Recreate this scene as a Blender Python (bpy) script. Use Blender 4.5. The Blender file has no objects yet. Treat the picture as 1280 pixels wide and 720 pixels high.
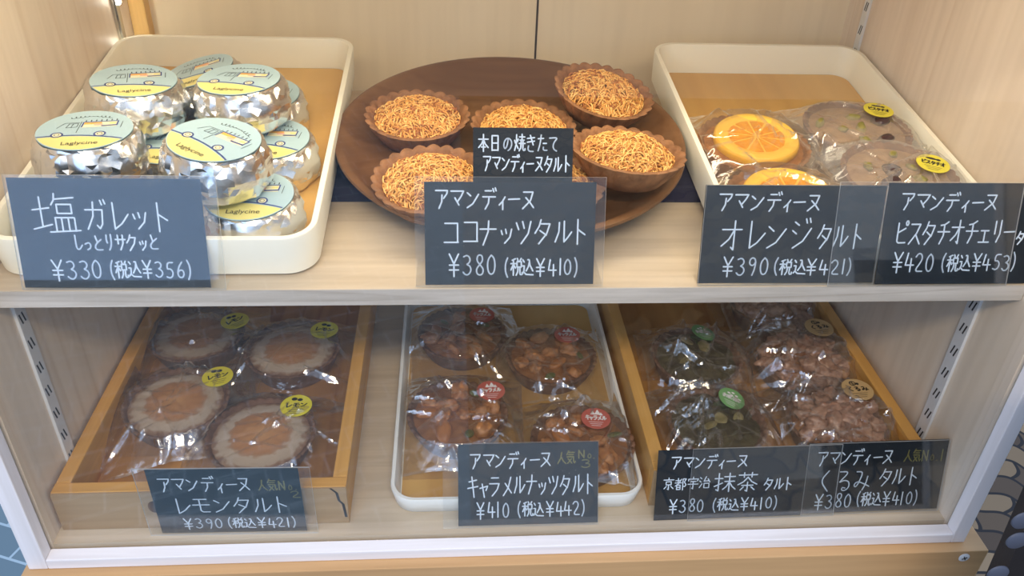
import bpy, bmesh, math, random
from mathutils import Vector, Matrix, Euler, noise
PI = math.pi; R = math.radians
S = bpy.context.scene; COL = S.collection
rnd = random.Random(7)

# ------------------------------------------------------------------ camera
cd = bpy.data.cameras.new('camera'); cam = bpy.data.objects.new('camera', cd); COL.objects.link(cam)
cd.sensor_width = 36.0; cd.lens = 1031 / 1280 * 36.0; cd.clip_start = .01; cd.clip_end = 50
RT = Vector((0.9974, -0.0632, 0.0347)); UP = Vector((0.0059, 0.5516, 0.8341)); FW = Vector((0.0719, 0.8317, -0.5505))
FW.normalize(); RT = (RT - FW * RT.dot(FW)).normalized(); UP = RT.cross(FW)
m = Matrix((RT, UP, -FW)).transposed().to_4x4(); m.translation = Vector((0.2669, -0.3827, 0.4560))
cam.matrix_world = m
S.camera = cam
# ------------------------------------------------------------------ light
S.view_settings.view_transform = 'Standard'; S.view_settings.look = 'None'
S.view_settings.gamma = 1; S.view_settings.use_curve_mapping = False
S.view_settings.exposure = 0.40
try:
    S.cycles.transparent_max_bounces = 40; S.cycles.max_bounces = 10
except Exception: pass

def lin(c):
    return tuple((v / 12.92 if v <= .04045 else ((v + .055) / 1.055) ** 2.4) for v in c)
def rgb(r, g, b): return lin((r / 255, g / 255, b / 255)) + (1,)

w = bpy.data.worlds.new('daylight'); S.world = w; w.use_nodes = True
nt = w.node_tree; bg = nt.nodes['Background']
tc = nt.nodes.new('ShaderNodeTexCoord'); sx = nt.nodes.new('ShaderNodeSeparateXYZ'); cr = nt.nodes.new('ShaderNodeValToRGB')
nt.links.new(tc.outputs['Generated'], sx.inputs[0]); nt.links.new(sx.outputs['Z'], cr.inputs[0])
cr.color_ramp.elements[0].position = 0.0; cr.color_ramp.elements[0].color = (.30, .33, .38, 1)
cr.color_ramp.elements[1].position = .45; cr.color_ramp.elements[1].color = (.55, .72, 1.0, 1)
nt.links.new(cr.outputs[0], bg.inputs[0]); bg.inputs['Strength'].default_value = 0.95

def area(name, loc, target, sx_, sy_, power, col):
    l = bpy.data.lights.new(name, 'AREA'); l.shape = 'RECTANGLE'; l.size = sx_; l.size_y = sy_; l.energy = power; l.color = col
    o = bpy.data.objects.new(name, l); COL.objects.link(o); o.location = loc
    o.rotation_euler = (Vector(target) - Vector(loc)).to_track_quat('-Z', 'Y').to_euler(); return o
area('case_lamp', (.30, .10, .385), (.30, .16, 0), .52, .03, .55, (1.0, .84, .60))
area('shop_lamp', (.25, -.72, .90), (.3, .10, .03), .50, .10, 5.6, (1.0, .78, .50))
area('street_light', (.0, -1.3, 1.45), (.3, .05, .1), 2.2, 1.0, 9.5, (.56, .71, 1.0))
area('street_daylight', (-.72, -1.5, .52), (-.68, 0, .515), .8, .86, 3.6, (.36, .58, 1.0))

# ------------------------------------------------------------------ helpers
def finish(o, name, mats, parent):
    for x in (mats if isinstance(mats, (list, tuple)) else [mats]): o.data.materials.append(x)
    COL.objects.link(o)
    if parent is not None: o.parent = parent
    return o
def obj(name, bm, mats, parent=None, smooth=True, auto=None):
    me = bpy.data.meshes.new(name); bm.normal_update(); bm.to_mesh(me); bm.free()
    if smooth:
        for p in me.polygons: p.use_smooth = True
        try: me.set_sharp_from_angle(angle=R(auto if auto else 38))
        except Exception: pass
    return finish(bpy.data.objects.new(name, me), name, mats, parent)
def tag(o, label, cat, group=None, kind=None):
    o['label'] = label; o['category'] = cat
    if group: o['group'] = group
    if kind: o['kind'] = kind
    return o
def empty(name, loc=(0, 0, 0), rot=(0, 0, 0)):
    o = bpy.data.objects.new(name, None); o.empty_display_size = .02; COL.objects.link(o)
    o.location = loc; o.rotation_euler = rot; return o
def struct(name, bm, mats, smooth=False):
    o = obj(name, bm, mats, None, smooth); o['kind'] = 'structure'; return o
def copy_tree(o, parent=None):
    c = o.copy(); COL.objects.link(c)
    if parent is not None: c.parent = parent
    for ch in list(o.children): copy_tree(ch, c)
    return c
def box(bm, x0, x1, y0, y1, z0, z1, mat=0, bev=0, M=None):
    n0 = len(bm.verts)
    r = bmesh.ops.create_cube(bm, size=1); vs = r['verts']
    for v in vs: v.co = Vector((x0 + (v.co.x + .5) * (x1 - x0), y0 + (v.co.y + .5) * (y1 - y0), z0 + (v.co.z + .5) * (z1 - z0)))
    fs = set(f for v in vs for f in v.link_faces)
    if bev:
        es = list(set(e for v in vs for e in v.link_edges))
        g = bmesh.ops.bevel(bm, geom=es, offset=bev, segments=2, profile=.6, affect='EDGES')
        fs = set(g['faces']) | set(f for f in fs if f.is_valid)
    for f in fs:
        if f.is_valid: f.material_index = mat
    if M is not None:
        vv = set(v for f in fs if f.is_valid for v in f.verts)
        for v in vv: v.co = M @ v.co
    return bm
def newbox(*a, **k): return box(bmesh.new(), *a, **k)
def lathe(bm, prof, n=64, fn=None, mat=0, close=False):
    rings = []
    for (r, z) in prof:
        if r < 1e-6: rings.append([bm.verts.new((0, 0, z))])
        else:
            ring = []
            for k in range(n):
                a = 2 * PI * k / n; rr, zz = (fn(r, z, a) if fn else (r, z))
                ring.append(bm.verts.new((rr * math.cos(a), rr * math.sin(a), zz)))
            rings.append(ring)
    for A, B in zip(rings, rings[1:]):
        if len(A) == 1 and len(B) == 1: continue
        for k in range(n):
            k2 = (k + 1) % n
            if len(A) == 1: f = bm.faces.new((A[0], B[k2], B[k])) if False else bm.faces.new((A[0], B[k], B[k2]))
            elif len(B) == 1: f = bm.faces.new((A[k], A[k2], B[0]))
            else: f = bm.faces.new((A[k], A[k2], B[k2], B[k]))
            f.material_index = mat
    return bm
def recalc(bm): bmesh.ops.recalc_face_normals(bm, faces=bm.faces[:]); return bm
def disc(bm, cx, cy, r, z, n=28, mat=0, h=0.0003):
    top = [bm.verts.new((cx + r * math.cos(2 * PI * k / n), cy + r * math.sin(2 * PI * k / n), z + h)) for k in range(n)]
    bot = [bm.verts.new((v.co.x, v.co.y, z)) for v in top]
    bm.faces.new(top).material_index = mat; bm.faces.new(bot[::-1]).material_index = mat
    for k in range(n): bm.faces.new((top[k - 1], bot[k - 1], bot[k], top[k])).material_index = mat
def rrect(x0, x1, y0, y1, r, n=8):
    pts = []
    for cx, cy, a0 in ((x1 - r, y1 - r, 0), (x0 + r, y1 - r, 90), (x0 + r, y0 + r, 180), (x1 - r, y0 + r, 270)):
        for k in range(n + 1):
            a = R(a0 + 90 * k / n); pts.append((cx + r * math.cos(a), cy + r * math.sin(a)))
    return pts
def nz(p, s, seed=0): return noise.noise(Vector((p[0] * s + seed * 7.3, p[1] * s - seed * 3.1, p[2] * s + seed * 1.7)))

# ------------------------------------------------------------------ materials
def mat(name, col=(.8, .8, .8, 1), rough=.5, metal=0, spec=.5, **k):
    m_ = bpy.data.materials.new(name); m_.use_nodes = True
    b = m_.node_tree.nodes['Principled BSDF']
    b.inputs['Base Color'].default_value = col; b.inputs['Roughness'].default_value = rough; b.inputs['Metallic'].default_value = metal
    b.inputs['Specular IOR Level'].default_value = spec
    for kk, v in k.items(): b.inputs[kk.replace('_', ' ')].default_value = v
    return m_
def nodes(m_): return m_.node_tree.nodes, m_.node_tree.links, m_.node_tree.nodes['Principled BSDF']
def ramp(ns, stops):
    r = ns.new('ShaderNodeValToRGB'); e = r.color_ramp.elements
    while len(e) < len(stops): e.new(.5)
    for el, (p, c) in zip(e, stops): el.position = p; el.color = c
    return r
def bump(m_, scale, strength, dist=.001, detail=4, tex='noise'):
    ns, lk, b = nodes(m_)
    t = ns.new('ShaderNodeTexCoord')
    if tex == 'noise':
        n = ns.new('ShaderNodeTexNoise'); n.inputs['Scale'].default_value = scale; n.inputs['Detail'].default_value = detail; out = n.outputs['Fac']
    else:
        n = ns.new('ShaderNodeTexVoronoi'); n.inputs['Scale'].default_value = scale; out = n.outputs['Distance']
    lk.new(t.outputs['Object'], n.inputs['Vector'])
    bp = ns.new('ShaderNodeBump'); bp.inputs['Strength'].default_value = strength; bp.inputs['Distance'].default_value = dist
    lk.new(out, bp.inputs['Height']); lk.new(bp.outputs[0], b.inputs['Normal']); return m_
def mottled(name, stops, scale, rough=.6, spec=.4, detail=5, bs=None, bstr=.4, bd=.001, dist=0., **k):
    m_ = mat(name, rough=rough, spec=spec, **k); ns, lk, b = nodes(m_)
    t = ns.new('ShaderNodeTexCoord'); n = ns.new('ShaderNodeTexNoise'); n.inputs['Scale'].default_value = scale; n.inputs['Detail'].default_value = detail
    n.inputs['Distortion'].default_value = dist
    lk.new(t.outputs['Object'], n.inputs['Vector']); r = ramp(ns, stops); lk.new(n.outputs['Fac'], r.inputs[0]); lk.new(r.outputs[0], b.inputs['Base Color'])
    if bs: bump(m_, bs, bstr, bd)
    return m_
def wood(name, c1, c2, grain='z', fine=1.0, lines=0.0, rough=.5, spec=.4, c3=None, fm=.6):
    """long soft streaks along one axis, with finer pores on top"""
    m_ = mat(name, rough=rough, spec=spec); ns, lk, b = nodes(m_)
    t = ns.new('ShaderNodeTexCoord'); mp = ns.new('ShaderNodeMapping')
    sc = {'x': (2, 40, 40), 'y': (40, 2, 40), 'z': (40, 40, 2)}[grain]
    mp.inputs['Scale'].default_value = tuple(v * fine for v in sc)
    lk.new(t.outputs['Object'], mp.inputs[0])
    n = ns.new('ShaderNodeTexNoise'); n.inputs['Scale'].default_value = 1.0; n.inputs['Detail'].default_value = 5; n.inputs['Distortion'].default_value = .6
    lk.new(mp.outputs[0], n.inputs['Vector'])
    r = ramp(ns, [(.3, c1), (.7, c2)]); lk.new(n.outputs['Fac'], r.inputs[0]); out = r.outputs[0]
    mp2 = ns.new('ShaderNodeMapping'); mp2.inputs['Scale'].default_value = tuple(v * fine * 6 for v in sc); lk.new(t.outputs['Object'], mp2.inputs[0])
    n2 = ns.new('ShaderNodeTexNoise'); n2.inputs['Scale'].default_value = 1.0; n2.inputs['Detail'].default_value = 3; lk.new(mp2.outputs[0], n2.inputs['Vector'])
    r2 = ramp(ns, [(.35, (.80, .78, .75, 1)), (.6, (1, 1, 1, 1))]); lk.new(n2.outputs['Fac'], r2.inputs[0])
    mx = ns.new('ShaderNodeMixRGB'); mx.blend_type = 'MULTIPLY'; mx.inputs[0].default_value = fm
    lk.new(out, mx.inputs[1]); lk.new(r2.outputs[0], mx.inputs[2]); out = mx.outputs[0]
    if lines:
        mp3 = ns.new('ShaderNodeMapping'); mp3.inputs['Scale'].default_value = tuple(v * .45 * fine for v in sc); lk.new(t.outputs['Object'], mp3.inputs[0])
        n3 = ns.new('ShaderNodeTexNoise'); n3.inputs['Scale'].default_value = 1.; n3.inputs['Detail'].default_value = 1; n3.inputs['Distortion'].default_value = .3; lk.new(mp3.outputs[0], n3.inputs['Vector'])
        mu = ns.new('ShaderNodeMath'); mu.operation = 'MULTIPLY'; mu.inputs[1].default_value = 9; lk.new(n3.outputs['Fac'], mu.inputs[0])
        fr = ns.new('ShaderNodeMath'); fr.operation = 'FRACT'; lk.new(mu.outputs[0], fr.inputs[0])
        r3 = ramp(ns, [(0, (1, 1, 1, 1)), (.75, (1, 1, 1, 1)), (.93, c3 or (.6, .5, .4, 1)), (1, (1, 1, 1, 1))]); lk.new(fr.outputs[0], r3.inputs[0])
        m3 = ns.new('ShaderNodeMixRGB'); m3.blend_type = 'MULTIPLY'; m3.inputs[0].default_value = lines
        lk.new(out, m3.inputs[1]); lk.new(r3.outputs[0], m3.inputs[2]); out = m3.outputs[0]
    lk.new(out, b.inputs['Base Color'])
    bp = ns.new('ShaderNodeBump'); bp.inputs['Strength'].default_value = .12; bp.inputs['Distance'].default_value = .0006
    lk.new(n2.outputs['Fac'], bp.inputs['Height']); lk.new(bp.outputs[0], b.inputs['Normal'])
    return m_
def clear(name, base=.04, tint=(1, 1, 1, 1), rough=.03, haze=.0, ior=1.45, gain=1.0, bscale=None, bstr=.3, bdist=.001):
    """thin clear sheet: light passes, the surface mirrors by Fresnel, a little milk"""
    m_ = bpy.data.materials.new(name); m_.use_nodes = True; ns = m_.node_tree.nodes; lk = m_.node_tree.links
    ns.remove(ns['Principled BSDF']); out = ns['Material Output']
    tr = ns.new('ShaderNodeBsdfTransparent'); tr.inputs[0].default_value = tint
    gl = ns.new('ShaderNodeBsdfGlossy'); gl.inputs['Roughness'].default_value = rough; gl.inputs['Color'].default_value = (1, 1, 1, 1)
    fr = ns.new('ShaderNodeFresnel'); ge = ns.new('ShaderNodeNewGeometry'); io = ns.new('ShaderNodeMix'); io.inputs[2].default_value = ior; io.inputs[3].default_value = 1 / ior
    lk.new(ge.outputs['Backfacing'], io.inputs[0]); lk.new(io.outputs[0], fr.inputs['IOR'])   # thin sheet: same mirror strength from both faces
    ma = ns.new('ShaderNodeMath'); ma.operation = 'MULTIPLY_ADD'; ma.inputs[1].default_value = gain; ma.inputs[2].default_value = base; ma.use_clamp = True
    lk.new(fr.outputs[0], ma.inputs[0])
    mx = ns.new('ShaderNodeMixShader'); lk.new(ma.outputs[0], mx.inputs[0]); lk.new(tr.outputs[0], mx.inputs[1]); lk.new(gl.outputs[0], mx.inputs[2])
    res = mx
    if haze:
        df = ns.new('ShaderNodeBsdfTranslucent'); df.inputs[0].default_value = (.9, .9, .9, 1); d2 = ns.new('ShaderNodeBsdfDiffuse'); d2.inputs[0].default_value = (.9, .9, .9, 1)
        ad = ns.new('ShaderNodeMixShader'); lk.new(df.outputs[0], ad.inputs[1]); lk.new(d2.outputs[0], ad.inputs[2])
        m2 = ns.new('ShaderNodeMixShader'); m2.inputs[0].default_value = haze; lk.new(mx.outputs[0], m2.inputs[1]); lk.new(ad.outputs[0], m2.inputs[2]); res = m2
    if bscale:
        t = ns.new('ShaderNodeTexCoord'); n = ns.new('ShaderNodeTexNoise'); n.inputs['Scale'].default_value = bscale; n.inputs['Detail'].default_value = 3
        lk.new(t.outputs['Object'], n.inputs['Vector'])
        bp = ns.new('ShaderNodeBump'); bp.inputs['Strength'].default_value = bstr; bp.inputs['Distance'].default_value = bdist
        lk.new(n.outputs['Fac'], bp.inputs['Height']); lk.new(bp.outputs[0], gl.inputs['Normal']); lk.new(bp.outputs[0], fr.inputs['Normal'])
    lk.new(res.outputs[0], out.inputs[0]); return m_

WALL = wood('pale_wall_board', rgb(226, 210, 190), rgb(236, 222, 204), 'z', .55, .4, .45, c3=(.82, .74, .66, 1), fm=.35)
BACK = wood('pale_back_board', rgb(238, 222, 192), rgb(242, 227, 198), 'z', .5, 0, .5, fm=.2)
SHELF = wood('pale_shelf_board', rgb(198, 181, 156), rgb(214, 199, 176), 'x', .6, 0, .4)
PLY = wood('plywood_edge', rgb(176, 168, 158), rgb(214, 206, 196), 'x', 1.6, .5, .6, c3=(.7, .66, .62, 1))
FRAME = wood('white_washed_frame', rgb(222, 218, 220), rgb(236, 233, 236), 'x', .5, 0, .4)
LEDGE = wood('pine_ledge', rgb(186, 144, 98), rgb(206, 168, 122), 'x', .45, .6, .45, c3=(.78, .62, .45, 1))
CORNER = wood('warm_lit_post', rgb(222, 176, 92), rgb(236, 196, 120), 'z', .8, 0, .5)  # corner post wood, yellowed by warm lamp light put into its colour
BAMBOO = wood('bamboo_panel', rgb(204, 158, 86), rgb(222, 182, 110), 'y', .3, .3, .4, c3=(.85, .78, .68, 1), fm=.4)
CREAM = mat('cream_plastic', rgb(240, 237, 220), .35)
WHITE = mat('white_plastic', rgb(238, 238, 232), .3)
BOXWOOD = wood('honey_box_wood', rgb(206, 148, 70), rgb(226, 176, 100), 'y', .6, .5, .4, c3=(.8, .6, .4, 1))
BOXFACE = wood('weathered_box_front', rgb(158, 130, 96), rgb(186, 160, 124), 'x', .7, .7, .55, c3=(.72, .6, .48, 1))
BOXBASE = wood('brown_box_base', rgb(176, 124, 60), rgb(206, 154, 84), 'y', .6, .5, .45, c3=(.7, .5, .3, 1))
WALNUTW = wood('dark_turned_wood', rgb(96, 66, 42), rgb(130, 94, 62), 'x', .5, .4, .38, c3=(.66, .55, .45, 1))
NAVY = bump(mat('navy_cloth', rgb(38, 40, 66), .9), 900, .3, .0005)
STEEL = mat('white_steel', rgb(222, 224, 226), .35, .1)
CHROME = mat('polished_metal', rgb(200, 200, 196), .22, 1.0)
SLOT = mat('slot_dark', rgb(52, 50, 52), .7)
GAP = mat('groove_dark', rgb(70, 56, 48), .8)
SLATE = mottled('chalkboard', [(.3, rgb(20, 28, 35)), (.7, rgb(26, 35, 43))], 40, .45, .3)
CHALK = mat('chalk_marker_white', rgb(222, 234, 246), .6)
OLIVE = mat('chalk_marker_olive', rgb(122, 116, 62), .6)
ACRYL = clear('clear_acrylic', .015, (.985, .99, .99, 1), .02, .006)
ACRYLE = clear('acrylic_edge', .25, (.75, .80, .82, 1), .2, .6)
GLASS = clear('window_glass', .0, (.985, .99, .99, 1), .0, .0)
FILM = clear('cellophane', .05, (.985, .98, .97, 1), .07, .035, 1.5, 2.3, 200, .4, .0008)
FOLD = clear('folded_cellophane', .20, (.97, .95, .90, 1), .10, .10, 1.5, 2.0, 200, .4, .0008)
FOIL = mat('silver_foil', rgb(232, 232, 230), .27, 1.0)
bump(FOIL, 90, .35, .002, 2)
CRUST = mottled('baked_crust', [(.3, rgb(118, 82, 54)), (.7, rgb(156, 112, 76))], 90, .7, .3, bs=420, bstr=.5, bd=.0008)
CRUSTD = mottled('dark_baked_crust', [(.3, rgb(92, 64, 48)), (.7, rgb(132, 96, 72))], 90, .65, .3, bs=420, bstr=.5, bd=.0008)
COCB = mottled('coconut_base', [(.3, rgb(160, 102, 44)), (.7, rgb(196, 136, 66))], 200, .5, .4, bs=500, bstr=.5)
COC = [mat('toasted_coconut', rgb(218, 158, 80), .5), mat('golden_coconut', rgb(236, 190, 112), .5), mat('dark_toasted_coconut', rgb(166, 100, 46), .55)]
ALMOND = mottled('almond_filling', [(.3, rgb(140, 88, 44)), (.7, rgb(182, 124, 66))], 110, .55, .4, bs=500, bstr=.4)

def radial(name, stops, rmax, nscale=160, namp=.10, rough=.5, bs=420, bstr=.3, spec=.4):
    m_ = mat(name, rough=rough, spec=spec); ns, lk, b = nodes(m_)
    t = ns.new('ShaderNodeTexCoord'); s_ = ns.new('ShaderNodeVectorMath'); s_.operation = 'MULTIPLY'; s_.inputs[1].default_value = (1 / rmax, 1 / rmax, 0)
    lk.new(t.outputs['Object'], s_.inputs[0]); ln = ns.new('ShaderNodeVectorMath'); ln.operation = 'LENGTH'; lk.new(s_.outputs[0], ln.inputs[0])
    n = ns.new('ShaderNodeTexNoise'); n.inputs['Scale'].default_value = nscale; n.inputs['Detail'].default_value = 6; lk.new(t.outputs['Object'], n.inputs['Vector'])
    a = ns.new('ShaderNodeMath'); a.operation = 'MULTIPLY_ADD'; a.inputs[1].default_value = namp * 2; lk.new(n.outputs['Fac'], a.inputs[0])
    su = ns.new('ShaderNodeMath'); su.operation = 'SUBTRACT'; su.inputs[1].default_value = namp; lk.new(ln.outputs['Value'], su.inputs[0]); lk.new(su.outputs[0], a.inputs[2])
    r = ramp(ns, stops); lk.new(a.outputs[0], r.inputs[0]); lk.new(r.outputs[0], b.inputs['Base Color'])
    if bs: bump(m_, bs, bstr, .0008)
    return m_
ICING = radial('lemon_icing', [(.0, rgb(212, 162, 110)), (.50, rgb(196, 144, 98)), (.60, rgb(186, 146, 114)), (.68, rgb(208, 190, 170)), (.84, rgb(200, 182, 162)), (.92, rgb(158, 126, 102)), (1.0, rgb(128, 94, 72))], .036, 190, .16)
CARAMEL = mottled('caramel_glaze', [(.3, rgb(122, 78, 46)), (.7, rgb(172, 118, 72))], 100, .25, .5, bs=300, bstr=.3)
NUT = mottled('roasted_walnut', [(.3, rgb(160, 98, 52)), (.7, rgb(206, 146, 90))], 220, .4, .5, bs=600, bstr=.5)
NUTD = mottled('glazed_walnut', [(.3, rgb(136, 92, 68)), (.7, rgb(204, 160, 132))], 200, .25, .6, bs=600, bstr=.5)
ALM = mottled('orange_almond', [(.3, rgb(168, 104, 52)), (.7, rgb(198, 134, 72))], 120, .35, .5)
SEED = mat('pumpkin_seed_green', rgb(96, 104, 56), .4)
MATCHA = mottled('matcha_filling', [(.3, rgb(54, 46, 28)), (.7, rgb(88, 80, 46))], 130, .6, .3, bs=400, bstr=.6)
FLAKE = mottled('pale_flake', [(.3, rgb(120, 110, 66)), (.7, rgb(160, 146, 96))], 200, .5)
PIST = mottled('pistachio_filling', [(.3, rgb(132, 100, 70)), (.7, rgb(174, 142, 104))], 100, .5, .4, bs=400, bstr=.4)
CHERRY = mat('dark_cherry', rgb(64, 44, 44), .25)
PGREEN = mottled('pistachio_nut', [(.3, rgb(116, 112, 52)), (.7, rgb(150, 140, 78))], 200, .5)
YEL = mat('yellow_sticker', rgb(220, 208, 62), .45); RED = mat('red_sticker', rgb(186, 96, 82), .5)
GRN = mat('green_sticker', rgb(120, 168, 104), .45); TAN = mat('kraft_sticker', rgb(196, 162, 110), .6)
INK = mat('dark_print', rgb(48, 44, 36), .6); WPRINT = mat('white_print', rgb(240, 232, 226), .6)

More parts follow.
